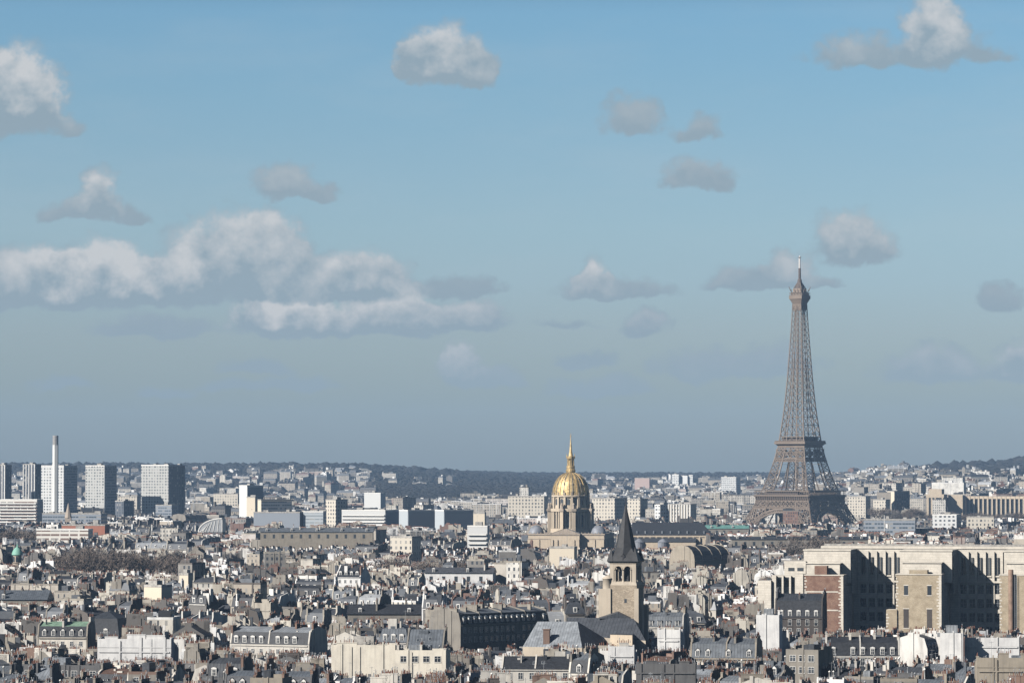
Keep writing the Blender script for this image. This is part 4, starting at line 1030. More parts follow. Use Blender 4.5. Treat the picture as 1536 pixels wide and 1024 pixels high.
    a, c, z1, y0 = wing(1343, 1411, 861, TB, 1349, 1427)
    m = MB(); xa = lx(1363, y0); m.box(xa, y0 + .02, z1 + .36, lx(1390, y0), y0 + 4, z1 + 1.8, 0, 1); m.build("roof_hut", [TB, CON], t)
    for u in (1358, 1393):
        for (va, vb, wd, gm) in ((877, 891, 1.5, 'glass'), (912, 940, 1.9, 'brown')):
            x = lx(u, y0); w_ = MB(); w_.box(x - wd / 2, y0 - .06, zt(vb, y0), x + wd / 2, y0 - .02, zt(va, y0), 0); w_.box(x - wd / 2 - .25, y0 - .12, zt(vb, y0) - .3, x + wd / 2 + .25, y0 - .021, zt(vb, y0) - .01, 1); w_.box(x - wd / 2 - .2, y0 - .1, zt(va, y0), x + wd / 2 + .2, y0 - .021, zt(va, y0) + .35, 1)
            w_.build("window", [M[gm], CON], t)
    m = MB(); xa, xb = lx(1328, y0 - 1), lx(1344, y0 - 1); m.box(xa, y0 - .6, 0, xb, y0 + 6, zt(913, y0), 0, 1)
    for i in range(int(zt(913, y0) / 1.1)): m.box(xa - .04, y0 - .66, i * 1.1, xa + (1.1 if i % 2 else .6), y0 - .59, i * 1.1 + .55, 1)
    m.build("low_brick_wing", [TB, QU], t)
    a, c, z1, y0 = wing(1498, 1600, 861, TB, 1505, 1612)
    m = MB(); xa = lx(1515, y0 - 1); m.lathe(xa, y0 - .9, [(.95, 0), (.95, zt(853, y0)), (.8, zt(852, y0))], 10, 0); m.build("flue", [plain("rusty_flue", (.22, .15, .11), .3, .5)], t)
    m = MB(); xa = lx(1522, y0 - 1); zt_ = zt(860, y0)
    for q in (-.35, .35): m.bar((xa + q, y0 - .8, 0), (xa + q, y0 - .8, zt_), .12)
    for i in range(int(zt_ / .8)): m.bar((xa - .35, y0 - .8, i * .8), (xa + .35, y0 - .8, i * .8), .08)
    m.build("ladder", [M['metal']], t)
    # low terrace block on the far left with three deep openings
    ya = -9.0; a, c = lx(1136, ya), lx(1204, ya); z = zt(858, ya); m = MB()
    m.box(a + 9, ya + 6, 0, c, BW, zt(842, ya) , 0, 1); m.box(a, ya, 0, a + 5, ya + 6, zt(871, ya), 0, 1); m.box(a + 14, ya, 0, c, ya + 5.98, zt(861, ya), 0, 1); m.box(a + 5.01, ya + 2, 0, a + 13.99, ya + 5.97, zt(863, ya), 0, 1)
    for i in range(3): m.box(a + 6.2 + i * 2.8, ya, 0, a + 6.9 + i * 2.8, ya + 1.99, zt(864, ya), 0)
    m.build("terrace_block", [CON, M['gravel']], t)
    for i in range(3):
        w_ = MB(); x = a + 7.1 + i * 2.8; w_.box(x, ya + 1.94, zt(880, ya), x + 1.9, ya + 1.99, zt(866, ya), 0); w_.build("window", [M['glass']], t)
    for i in range(3):
        w_ = MB(); x = a + 10.5 + i * 3.4; w_.box(x, ya + 5.9, zt(857, ya), x + 2.3, ya + 5.98, zt(852, ya), 0); w_.build("window", [M['glass']], t)
faculty(); OCC.append((1190, 1545, 1372, 944)); OCC.append((1136, 1200, 1372, 892))
add_rect(wx(1380, 1395), 1395, R(-14), 135, 42, False)
# ------------------------------------------------------------------ far blocks and towers, each a thing of its own
FWM = {}
def fw(key, **kw):
    if key not in FWM: FWM[key] = far_wall_mat("facade_" + key, **kw)
    return FWM[key]
STY = {'white': dict(base=(.62, .62, .605, 1), cellw=3.9, cellh=3.5, wfx=(.2, .75), wfy=(.25, .72)),
       'grid': dict(base=(.47, .47, .45, 1), cellw=3.6, cellh=3.3, wfx=(.18, .72), wfy=(.25, .75), glass=(.07, .075, .08)),
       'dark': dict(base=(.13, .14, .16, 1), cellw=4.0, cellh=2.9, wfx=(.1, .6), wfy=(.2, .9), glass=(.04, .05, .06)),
       'band': dict(base=(.70, .67, .61, 1), cellw=7.0, cellh=3.0, wfx=(.02, .98), wfy=(.30, .80), glass=(.16, .10, .08)),
       'cream': dict(base=(.57, .52, .44, 1), cellw=3.4, cellh=3.5, wfx=(.28, .72), wfy=(.22, .75)),
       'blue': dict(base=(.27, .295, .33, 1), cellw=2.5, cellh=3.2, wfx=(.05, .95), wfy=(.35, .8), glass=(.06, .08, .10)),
       'blank': dict(base=(.66, .58, .46, 1), cellw=9.0, cellh=9.0, wfx=(.48, .5), wfy=(.4, .5)),
       'pink': dict(base=(.52, .40, .36, 1), cellw=4.0, cellh=3.4, wfx=(.3, .7), wfy=(.3, .7)),
       'orange': dict(base=(.36, .15, .10, 1), cellw=3.0, cellh=3.2, wfx=(.3, .7), wfy=(.3, .7)),
       'pale': dict(base=(.42, .45, .47, 1), cellw=5.0, cellh=3.0, wfx=(.02, .98), wfy=(.3, .62), glass=(.20, .23, .25))}
def block(label, u0, um, u1, vt, vb, D, sty, al=34, name='tower_block', cat='tower block', group=None, roofh=3.0, seed=1, side=None, fins=0, balc=False):
    rng = random.Random(seed * 31 + int(u0)); a = R(al); w = (um - u0) * D / F / math.cos(a); d = max(6, (u1 - um) * D / F / math.sin(a))
    px, py = wx(um, D), D; c, s = math.cos(-a), math.sin(-a)
    cx, cy = px - (c * w / 2 + s * d / 2), py - (s * w / 2 - c * d / 2)
    zb = gz(cx, cy) - 2; zt = wz(vt, D); h = zt - zb
    t = thing(name, label, cat, (cx, cy, zb), -a, group)
    b = MB(); b.tone = .01 + rng.random() * .3; b.uvo = rng.random() * 40
    b.box(-w / 2, -d / 2, 0, w / 2, d / 2, h, 0, 1)
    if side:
        b.box(w / 2 + .01, -d / 2 + .3, 0, w / 2 + .4, d / 2 - .3, h - 1, 2)  # darker facade: shade of the side away from the sun, put into colour
    for i in range(fins):
        x = -w / 2 + w * i / max(1, fins - 1); b.box(x - .5, -d / 2 - .8, 0, x + .5, -d / 2 - .01, h + .6, 3)
    if balc:
        for i in range(1, int(h / 3.0)): b.box(-w / 2 + .5, -d / 2 - 1.3, i * 3.0 + .1, w / 2 - .5, -d / 2 - .012, i * 3.0 + 1.1, 3)
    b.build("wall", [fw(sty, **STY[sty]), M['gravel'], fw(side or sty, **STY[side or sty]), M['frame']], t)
    b = MB()
    for a_ in ((-w / 2 - .1, -d / 2 - .1, w / 2 + .1, -d / 2 + .5), (-w / 2 - .1, d / 2 - .5, w / 2 + .1, d / 2 + .1), (-w / 2 - .1, -d / 2 + .5, -w / 2 + .5, d / 2 - .5), (w / 2 - .5, -d / 2 + .5, w / 2 + .1, d / 2 - .5)):
        b.box(a_[0], a_[1], h, a_[2], a_[3], h + 1.1, 0)
    b.build("parapet", [M['frame'] if sty in ('white', 'grid', 'band', 'pale') else M['gravel']], t)
    for i in range(max(1, int(w / 14))):
        b = MB(); ww = rng.uniform(2, 6); b.cbox(-w / 2 + (i + .5) * w / max(1, int(w / 14)) + rng.uniform(-2, 2), rng.uniform(-.1, .2) * d, h, ww, min(d * .5, 5), roofh * rng.uniform(.6, 1.2)); b.build("rooftop_plant", [M['gravel']], t)
    if rng.random() < .6: inst(ant_mesh(1), "antenna", t, (rng.uniform(-.3, .3) * w, 0, h), 0, (1.5, 1.5, 1.8))
    OCC.append((u0, u1, D - 20, vb)); add_rect(cx, cy, -a, w + 4, d + 4, False)
    return t
GT = "riverside residential towers"
block("dark ribbed tower cut off by the left edge of the photo", -25, 8, 16, 698, 745, 4300, 'dark', 30, group=GT, fins=9)
block("very dark glazed tower with thin pale fins, left of the pale chimney", 34, 53, 61, 697, 745, 4350, 'dark', 40, group=GT, fins=5)
block("white grid-windowed tower standing right behind the pale chimney", 59, 96, 112, 699, 768, 4500, 'white', 24, group=GT, side='blue')
block("pale grid tower standing alone between chimney and twin-slab tower", 127, 157, 172, 699, 772, 4200, 'grid', 26, group=GT, side='blue')
block("broad tower in mottled beige panels with a near-black side face", 210, 253, 268, 698, 768, 4250, 'grid', 26, group=GT, side='dark')
block("narrow dark slab tower attached behind the broad mottled tower", 262, 270, 277, 699, 766, 4290, 'dark', 40, group=GT)
block("long white balcony slab with red-brown window bands beside the dark towers", -20, 56, 62, 750, 782, 3600, 'band', 14, 'apartment_block', 'apartment block', None, 2, 2, balc=True, side='blue')
block("low glass hall with flat white roof below the chimney", 62, 152, 158, 771, 783, 3500, 'blue', 10, 'glass_hall', 'office building')
block("small dark office block at the foot of the grid tower", 172, 186, 200, 752, 772, 4100, 'dark', 40, 'office_block', 'office block')
block("dark glazed box at the foot of the broad mottled tower", 233, 258, 266, 758, 768, 4000, 'blue', 20, 'office_block', 'office block')
block("slim white tower with a blank lit end wall and dark broad side", 358, 371, 394, 729, 768, 3700, 'white', 50, 'apartment_block', 'apartment block', side='blue')
block("cream blank-walled block in front of the slim white tower", 370, 383, 385, 746, 768, 3600, 'blank', 20, 'apartment_block', 'apartment block')
block("beige office block with long grey side right of the slim white tower", 385, 392, 436, 750, 768, 3650, 'blank', 62, 'office_block', 'office block', side='blue')
block("long dark horizontal-banded slab in the middle distance behind trees", 380, 450, 454, 769, 783, 3300, 'blue', 10, 'office_block', 'office block')
block("white ribbon-window block beside a small pink building", 455, 485, 489, 768, 783, 3300, 'pale', 12, 'office_block', 'office block')
block("white tower block with square dark openings and shaded brown side", 488, 504, 521, 750, 772, 3500, 'cream', 45, 'apartment_block', 'apartment block')
block("long white chequered housing slab with brown end wall", 512, 578, 598, 766, 782, 3400, 'white', 16, 'apartment_block', 'apartment block', side='blue', balc=True)
block("pale blue-grey office block with a blank lit end, first of two", 598, 612, 652, 766, 783, 3350, 'pale', 58, 'office_block', 'office block', side='blue')
block("pale blue-grey stepped office block with dark side, second of two", 652, 666, 710, 766, 785, 3300, 'pale', 58, 'office_block', 'office block', side='blue')
block("small cream windowless cube at the end of the blue-grey offices", 710, 727, 729, 770, 784, 3250, 'blank', 12, 'apartment_block', 'apartment block')
block("white concrete block with six bold balcony rows", 701, 731, 734, 790, 822, 2550, 'white', 8, 'apartment_block', 'apartment block', balc=True)
block("bulky pale apartment block with many rows of loggias behind the offices", 546, 571, 578, 740, 757, 4500, 'white', 22, 'apartment_block', 'apartment block')
block("pale long block on the slope left of the slim white tower", 320, 357, 362, 741, 752, 4700, 'cream', 14, 'apartment_block', 'apartment block')
block("cream housing block in the gap between the two pale towers", 176, 206, 210, 745, 757, 4600, 'cream', 14, 'apartment_block', 'apartment block')
block("tall cream mansion block just left of the golden dome", 762, 816, 822, 745, 768, 3900, 'cream', 12, 'apartment_block', 'apartment block')
block("cream window-gridded block just right of the golden dome", 888, 922, 942, 748, 772, 3850, 'cream', 28, 'apartment_block', 'apartment block')
block("beige block with a plain lit wall behind the black spire", 941, 960, 972, 749, 770, 3800, 'cream', 30, 'apartment_block', 'apartment block')
block("white stepped block with dark side, left of the long classical block", 982, 990, 1003, 758, 770, 3700, 'white', 45, 'apartment_block', 'apartment block')
block("long cream classical block with closely spaced pilasters and rounded corner", 1003, 1035, 1046, 757, 772, 3700, 'cream', 18, 'apartment_block', 'apartment block', fins=9)
block("pale pink long block on the hillside below the far ridge", 952, 974, 976, 717, 724, 7000, 'pink', 10, 'apartment_block', 'apartment block')
block("first of three white tower blocks on the far ridge", 1008, 1018, 1021, 712, 724, 7500, 'white', 30, 'apartment_block', 'apartment block')
block("second of three white tower blocks on the far ridge, lower", 1021, 1031, 1033, 714, 724, 7500, 'white', 30, 'apartment_block', 'apartment block')
block("third of three white tower blocks on the far ridge", 1033, 1039, 1041, 713, 724, 7500, 'white', 30, 'apartment_block', 'apartment block')
block("wide white slab on the plateau left of the lattice tower", 1082, 1104, 1112, 716, 728, 7000, 'white', 20, 'apartment_block', 'apartment block')
block("cream mansion block beside the right foot of the lattice tower", 1272, 1298, 1307, 745, 772, 4500, 'cream', 24, 'apartment_block', 'apartment block')
block("square brown-sided tower block between lattice tower and palace", 1331, 1341, 1366, 737, 762, 4650, 'blank', 55, 'apartment_block', 'apartment block', side='dark')
block("cream neighbour leaning against the brown-sided tower block, lower", 1310, 1328, 1336, 750, 772, 4480, 'cream', 28, 'apartment_block', 'apartment block')
block("white wide cream-roofed slab behind the colonnaded palace", 1355, 1384, 1386, 731, 740, 5400, 'cream', 8, 'apartment_block', 'apartment block')
block("white modern block with roof terraces below the palace pavilion", 1399, 1434, 1446, 773, 790, 3300, 'white', 16, 'apartment_block', 'apartment block')
block("long grey-blue shaded block with flagpole below the lattice tower", 1296, 1372, 1378, 780, 797, 3050, 'blue', 10, 'office_block', 'office block')
block("pale banded pavilion with domed trees on the right", 1450, 1490, 1494, 776, 788, 3300, 'cream', 10, 'apartment_block', 'apartment block')
block("long cream building with dark strip windows below the orange roofs", 54, 133, 137, 795, 806, 2650, 'band', 8, 'long_building', 'building')
block("orange-red brick building with two square stair towers, left of centre", 92, 158, 162, 788, 796, 2800, 'orange', 8, 'brick_building', 'building', roofh=6)
block("white house with bare gable wall and small square windows on the left", 215, 243, 257, 880, 899, 1640, 'blank', 34, 'white_house', 'house')
block("tall cream tower-like block in the left quarter, midway up the roofs", 269, 283, 289, 862, 880, 1750, 'blank', 26, 'tall_house', 'house')
block("cream building with cornice and upper loggia behind brown trees", 585, 618, 631, 806, 826, 2300, 'cream', 26, 'mansion', 'house')
block("large plain brown wall right in front of the golden-domed church", 824, 861, 866, 822, 848, 2100, 'blank', 10, 'warehouse', 'building')

# pale chimney of the heating plant
def chimney_stack():
    D = 4300; x = wx(83.5, D); s = D / F; t = thing("tall_chimney", "very tall pale concrete chimney with grey top rising above the towers", "chimney", (x, D, 0))
    ch = plain("chimney_concrete", (.66, .66, .63), .06, .02); cg = plain("chimney_cowl", (.33, .32, .31), .1, .1)
    zt, zm, r = wz(653, D), wz(667, D), 4.6 * s
    b = MB(); b.lathe(0, 0, [(r * 1.0, 0), (r * .98, zm)], 6, 0, False, ph=.35); b.build("shaft", [ch], t)
    b = MB(); b.lathe(0, 0, [(r * .90, zm), (r * .90, zt), (r * .6, zt)], 12, 0, False)
    for i in range(6): b.lathe(0, 0, [(r * .9, zm + (zt - zm) * (i + .2) / 6), (r * .97, zm + (zt - zm) * (i + .25) / 6), (r * .97, zm + (zt - zm) * (i + .6) / 6), (r * .9, zm + (zt - zm) * (i + .65) / 6)], 12, 0, False, False)
    b.build("cowl", [cg], t); OCC.append((76, 91, D, 770))
chimney_stack()
def stone_spire():
    D = 3450; t = thing("stone_spire", "small grey stone church spire below the pale chimney", "church spire", (wx(103, D), D, 0))
    b = MB(); zt = wz(754, D); zb = wz(776, D); b.cbox(0, 0, 0, 5.5, 5.5, zb); b.lathe(0, 0, [(3.4, zb), (.15, zt)], 8, 0, False); b.build("spire", [STONED], t); OCC.append((98, 108, D - 20, 776))
stone_spire()
def green_cupola():
    D = 2150; t = thing("green_cupola", "green copper cupola on a round stone drum at the left", "cupola", (wx(27, D), D, 0))
    zt, ze = wz(818, D), wz(831, D); r = 2.9
    b = MB(); b.lathe(0, 0, [(r, 0), (r, ze - 5), (r * 1.15, ze - 4.8), (r * .85, ze - 4.6), (r * .85, ze - .4), (r * 1.1, ze - .2)], 14, 0, False); b.build("drum", [STONED], t)
    b = MB(); b.lathe(0, 0, [(r * 1.12, ze - .2), (r * 1.0, ze + 1.6), (r * .62, ze + 3.4), (.5, ze + 4.4), (.4, ze + 5.4), (.05, ze + 6.2)], 16, 0); b.build("dome", [mat("bright_copper_green", lambda t_, b_: (.20, .40, .32, 1), .6)], t)
    for i in range(8):
        a = math.pi * i / 4; w_ = MB(); arch_win(w_, r * .85 * math.cos(a), r * .85 * math.sin(a), ze - 4.2, 1.1, 3.2, 0, math.cos(a), math.sin(a), .12); w_.build("window", [M['glass']], t)
    OCC.append((18, 38, D - 10, 845)); add_rect(wx(27, D), D, 0, 12, 12, False)
green_cupola()
# two small towers with pale cupolas right of the golden dome are left to the roofs; the long slate hall:
def slate_hall():
    D = 2850; zr, ze, zb = wz(783, D), wz(802, D), wz(822, D); x0, x1 = wx(948, D), wx(1052, D)
    t = thing("slate_hall", "long stone hall under a steep dark slate roof, right of the gilded dome", "hall", ((x0 + x1) / 2, D, 0), R(-4)); w = x1 - x0
    b = MB(); b.wall((-w / 2, -12), (w / 2 + 8, -12), 0, ze, 0); b.wall((w / 2 + 8, 12), (-w / 2, 12), 0, ze, 0); b.box(w / 2 + 7.9, -12, 0, w / 2 + 8, 12, ze, 0); b.box(-w / 2, -12, 0, -w / 2 + .1, 12, ze, 0)
    b.box(-w / 2, -12.6, ze - 1.2, w / 2 + 8.6, -12.01, ze, 0)
    for i in range(14): x = -w / 2 + (w + 8) * i / 13; b.box(x - .6, -13.2, 0, x + .6, -12.02, ze - 1.3, 0)
    b.build("wall", [STONE], t)
    b = MB(); e = 12.7; b.face([(-w / 2, -e, ze), (w / 2 + 8.6, -e, ze), (w / 2, 0, zr), (-w / 2, 0, zr)], 0); b.face([(w / 2 + 8.6, e, ze), (-w / 2, e, ze), (-w / 2, 0, zr), (w / 2, 0, zr)], 0); b.face([(w / 2 + 8.6, -e, ze), (w / 2 + 8.6, e, ze), (w / 2, 0, zr)], 0); b.face([(-w / 2, e, ze), (-w / 2, -e, ze), (-w / 2, 0, zr)], 0)
    b.build("roof", [M['slate']], t)
    for i in range(9):
        x = -w / 2 + 4 + (w - 2) * i / 8; b = MB(); b.box(x - .5, -11.2, ze + 1.4, x + .5, -9.0, ze + 3.4, 0, 1); b.build("dormer", [M['zinc_light'], M['zinc']], t)
    # lean-to aisle in front with round apses
    b = MB(); zl = wz(806, D - 16); b.box(-w / 2, -24, 0, w / 2 - 4, -12.7, zl - 3, 0); b.face([(-w / 2, -24.5, zl - 3), (w / 2 - 4, -24.5, zl - 3), (w / 2 - 4, -12.65, zl), (-w / 2, -12.65, zl)], 1); b.build("aisle", [STONE, M['zinc_dark']], t)
    for x in (-w / 2 + 6, -w / 2 + 24): b = MB(); b.lathe(x, -23, [(4, 0), (4, zl - 3.4), (4.3, zl - 3.2), (1.5, zl - 1), (.1, zl - .4)], 14, 0, False); b.build("apse", [LEAD], t)
    OCC.append((945, 1060, D - 30, 822)); add_rect((x0 + x1) / 2, D - 4, 0, w + 20, 44, False)
slate_hall()
def hall(name, label, cat, u0, u1, vr, ve, D, col, th=0, d=14, walls='beige', vb=None):
    w = (u1 - u0) * D / F; zr, ze = wz(vr, D), wz(ve, D); zg = gz(wx((u0 + u1) / 2, D), D)
    t = thing(name, label, cat, (wx((u0 + u1) / 2, D), D, zg), R(th)); b = MB(); b.box(-w / 2, -d / 2, -2, w / 2, d / 2, ze - zg, 0, 0, False)
    for i in range(int(w / 6)): x = -w / 2 + 3 + i * 6.0; b.box(x - .8, -d / 2 - .06, ze - zg - 4.2, x + .8, -d / 2 - .01, ze - zg - 1.6, 1)
    b.build("wall", [M[walls], M['glass']], t)
    b = MB(); b.prism([(-d / 2 - .5, ze - zg - .05), (0, zr - zg), (d / 2 + .5, ze - zg - .05)], -w / 2 - .4, w / 2 + .4, 0); b.build("roof", [col], t)
    rg_ = random.Random(int(u0)); n = int(w / 8)
    for i in range(n):
        L = rg_.choice(CH_LEN); co = inst(ch_mesh(L, rg_.choice(('cream', 'beige', 'white', 'brown', 'grey'))), "chimney", t, (-w / 2 + (i + rg_.random()) * w / n, rg_.uniform(-.25, .35) * d, zr - zg + rg_.uniform(.3, 2)))
        inst(pots_mesh(L, rg_.randint(0, 5)), "chimney_pots", co)
        if i % 2 == 0: inst(dormer_mesh(0), "dormer", t, (-w / 2 + (i + .5) * w / n, -d / 2 + .9, ze - zg + .2))
    OCC.append((u0, u1, D - 12, vb or ve + 6)); add_rect(wx((u0 + u1) / 2, D), D, R(th), w, d + 4, False)
    return t
GRN = plain("green_roofing", (.11, .24, .21), .15, .3)
hall("green_roof_hall", "long low hall with a bright green roof beside the slate hall", "hall", 1058, 1122, 787, 792, 3100, GRN, 0)
hall("flat_roof_wing", "long grey-roofed wing with a plain parapet below the green roof", "building", 1096, 1300, 804, 808, 2500, M['zinc_dark'], 0)
hall("barracks", "long grey mansion with chimney walls in the middle distance, left half", "building", 392, 560, 791, 797, 2500, M['zinc'], 0, walls='tan', vb=812)
hall("long_roof", "long plain grey slate roof with a row of white-framed windows beneath", "building", 640, 742, 850, 858, 1800, M['slate_grey'], -6, walls='white', vb=868)
hall("zinc_hall", "broad grey zinc roof with two lit chimney slabs at the far left", "building", -10, 76, 884, 897, 1560, M['zinc'], 0, 22, vb=904)
hall("black_roof_block", "very long black slate roof without dormers near the centre", "building", 524, 634, 905, 919, 1450, M['slate'], -3, 12, vb=928)
def barrel_hall():
    D = 2150; u0, u1 = 1020, 1108; t = thing("barrel_hall", "tan end wall of a long dark barrel-roofed hall left of the brown trees", "hall", (wx(1052, D), D + 19, 0), R(56))
    L, d = 40, 17; h, rh = wz(840, D), wz(818, D) - wz(840, D); b = MB(); rb = MB()
    geo('round', L, d, h, rh, b, rb, 0, 0, 0, 0, random.Random(1)); b.build("wall", [M['tan']], t); rb.build("roof", [M['slate']], t)
    OCC.append((u0, u1, D - 25, 850)); add_rect(wx(1052, D), D + 19, R(56), 42, 19, False)
barrel_hall()
def palace():
    D = 4620; al = R(-16); zg = gz(wx(1400, D), D) - 4; t = thing("colonnaded_palace", "pale stone palace pavilion with a long curved colonnade on the right", "palace", (wx(1415, D), D, zg), al)
    s = D / F; b = MB(); Hh = wz(741, D) - zg; H2 = wz(735, D) - zg; w = 26 * s
    b.box(-w, 0, 0, 0, 26, Hh, 0); b.box(-w + 3, 3, Hh, -3, 23, H2 + 1.5, 0); b.box(2, 22, 0, 20, 40, Hh - 1, 0); b.box(-1, 26, 0, 18, 38, Hh - 4, 0)
    for i in range(5): x = -w + 2 + i * (w - 3.4) / 4; b.box(x - .9, -1.0, 2, x + .9, -.01, Hh - 4, 0)
    b.box(-w - .4, -1.2, Hh - 4, .4, -.02, Hh + .2, 0); b.build("pavilion", [STONE], t)
    for i in range(4): x = -w + 2 + (i + .5) * (w - 3.4) / 4; q = MB(); q.box(x - 1.5, -.3, 3, x + 1.5, -.03, Hh - 4.5, 0); q.build("window", [M['glass']], t)
    b = MB(); n = 26; Hw = wz(744, D) - zg; pr = None
    for i in range(n + 1):
        f = i / n; x = 20 + 150 * f; y = 40 - 38 * f ** 1.5 + 0; cur = (x, y)
        if pr:
            dx, dy = cur[0] - pr[0], cur[1] - pr[1]
            b.T = None
            b.wall(pr, cur, 0, 5, 0); b.wall(pr, cur, Hw - 3.2, Hw, 0)
            b.face([(pr[0], pr[1], Hw), (cur[0], cur[1], Hw), (cur[0] + 3, cur[1] + 14, Hw), (pr[0] + 3, pr[1] + 14, Hw)], 0)
            b.wall((pr[0] + 1, pr[1] + 2.2), (cur[0] + 1, cur[1] + 2.2), 0, Hw - .1, 1)
            b.face([(pr[0], pr[1], Hw - 3.2), (cur[0], cur[1], Hw - 3.2), (cur[0] + 1, cur[1] + 2.2, Hw - 3.2), (pr[0] + 1, pr[1] + 2.2, Hw - 3.2)], 0)
        b.cbox(x, y + .55, 0, 1.9, 2.2, Hw - .02, 0); pr = cur
    b.build("colonnade", [STONE, M['glass']], t); OCC.append((1385, 1545, D - 30, 775)); add_rect(wx(1470, D), D + 20, al, 200, 60, False)
palace()
def flagpole():
    D = 3020; t = thing("flagpole", "tall thin flagpole with a small pale flag below the lattice tower", "flagpole", (wx(1326, D), D, 0))
    z = wz(772, D); b = MB(); b.lathe(0, 0, [(.35, 0), (.2, z)], 6, 0, False); b.build("pole", [M['frame']], t)
    b = MB(); n = 8
    for i in range(n):
        x0, x1 = i * .55, (i + 1) * .55; y0, y1 = .3 * math.sin(i), .3 * math.sin(i + 1); b.face([(x0, y0, z - 10 - x0 * .3), (x1, y1, z - 10 - x1 * .3), (x1, y1, z - 6.6 - x1 * .3), (x0, y0, z - 6.6 - x0 * .3)], 0)
    b.build("flag", [M['frame']], t)
flagpole()
def mast():
    D = 7200; zg = gz(wx(1386, D), D); t = thing("radio_mast", "thin white mast on the skyline between lattice tower and wooded hill", "mast", (wx(1386, D), D, zg))
    b = MB(); zt = wz(698, D) - zg
    for x, y in ((-2, -2), (2, -2), (0, 2)): b.bar((x, y, 0), (x * .2, y * .2, zt), .9)
    b.build("mast", [M['frame']], t)
mast()
def glass_arc():
    D = 2900; t = thing("arched_facade", "quarter-round white arched facade of thin ribs, left of centre", "building", (wx(316, D), D, 0), R(-12)); H = wz(777, D); r = 9.5
    b = MB(); b.box(-r, 0, 0, r, 10, H - r * 1.1, 1)
    for i in range(9):
        a = math.pi / 2 * i / 8; b.bar((r - 2 * r * math.cos(a), -.2, H - r * 1.1), (r - 1.7 * r * math.cos(a) * .9, -.2, H - r * 1.1 + 1.1 * r * math.sin(a) * .9), .4, 0)
    pts = [(r - 2 * r * math.cos(math.pi / 2 * i / 12), 0, H - r * 1.1 + 1.1 * r * math.sin(math.pi / 2 * i / 12)) for i in range(13)]
    for p, q in zip(pts, pts[1:]): b.bar(p, q, .8, 0)
    b.face(pts + [(r, 0, H - r * 1.1)], 2); b.face([(x, 10, z) for x, y, z in (pts + [(r, 0, H - r * 1.1)])][::-1], 2)
    for p, q in zip(pts, pts[1:]): b.face([(p[0], .1, p[2]), (q[0], .1, q[2]), (q[0], 10, q[2]), (p[0], 10, p[2])], 2)
    b.face([(r, 0, H - r * 1.1), (r, 10, H - r * 1.1), (r, 10, H), (r, 0, H)], 2)
    b.build("facade", [M['frame'], M['grey'], M['metal']], t); OCC.append((300, 332, D - 10, 797)); add_rect(wx(316, D), D, 0, 24, 20, False)
glass_arc()

# ------------------------------------------------------------------ bare winter trees
BARK = plain("bark", (.12, .10, .085), .3, 1.5, .9, .1); TWIG = plain("twigs", (.145, .118, .10), .3, .3, .95, .05); TWIG2 = plain("grey_twigs", (.18, .16, .145), .3, .3, .95, .05)
def tree_meshes(seed, Hh, tm):
    rg = random.Random(seed); tr, cr = MB(), MB()
    def grow(p, d, L, r, lv):
        q = p + d * L; (tr if lv <= 2 else cr).bar(p, q, r * 2)
        if lv >= 5:
            for k in range(4):
                a = q + Vector((rg.gauss(0, .7), rg.gauss(0, .7), rg.gauss(.2, .6))); e = a + Vector((rg.gauss(0, .8), rg.gauss(0, .8), rg.uniform(.1, 1.4)))
                sd_ = Vector((rg.gauss(0, 1), rg.gauss(0, 1), rg.gauss(0, 1))).normalized() * .10
                cr.face([a - sd_, a + sd_, e], 0)
            return
        for k in range(rg.choice((3, 3, 4)) if lv < 4 else 3):
            nd = (d + Vector((rg.gauss(0, .55), rg.gauss(0, .55), rg.gauss(.08, .3)))).normalized()
            grow(q if k else p + d * L * .8, nd, L * rg.uniform(.62, .85), r * .62, lv + 1)
    grow(Vector((0, 0, -1)), Vector((0, 0, 1)), Hh * .26, Hh * .018, 0)
    a = tr.build("trunk", [BARK]); b = cr.build("crown", [tm]); m = (a.data, b.data); bpy.data.objects.remove(a); bpy.data.objects.remove(b); return m
TM = [tree_meshes(i, 17, (TWIG, TWIG, TWIG2)[i % 3]) for i in range(5)]
TH = [max(v.co.z for v in m[1].vertices) for m in TM]
def tree(u, D, vt, label, group, seed, zb=None, name='bare_tree'):
    rg = random.Random(seed); x = wx(u, D); z = gz(x, D) if zb is None else zb; H_ = wz(vt, D) - z; k_ = 1.0 * H_ / TH[seed % 5]
    t = thing(name, label, "tree", (x, D, z), rg.uniform(0, 6), group); a, b = TM[seed % 5]
    kk = (k_ * rg.uniform(.9, 1.15), k_ * rg.uniform(.9, 1.15), k_)
    inst(a, "trunk", t, sc=kk); inst(b, "crown", t, sc=kk)
    HASH_T.append((x, D)); return t
HASH_T = []
G1 = "bare brown trees in the left-hand square"; ordn = ["first", "second", "third", "fourth", "fifth", "sixth", "seventh", "eighth", "ninth", "tenth", "eleventh", "twelfth", "thirteenth", "fourteenth", "fifteenth", "sixteenth", "seventeenth", "eighteenth", "nineteenth", "twentieth"]
for i, (u, vt) in enumerate(((118, 818), (128, 812), (141, 811), (153, 813), (166, 817), (177, 815), (190, 819), (201, 824), (233, 821), (247, 817), (258, 822))):
    tree(u, 2060 + (i * 37 % 5) * 14, vt, "bare brown tree, %s from the left in the square right of the green cupola" % ordn[i], G1, i, 0)
add_rect(wx(160, 2085), 2080, 0, 60, 95, False); add_rect(wx(248, 2085), 2080, 0, 26, 90, False); OCC.append((112, 208, 2040, 856)); OCC.append((226, 266, 2040, 856))
G2 = "bare brown trees behind the faculty building"
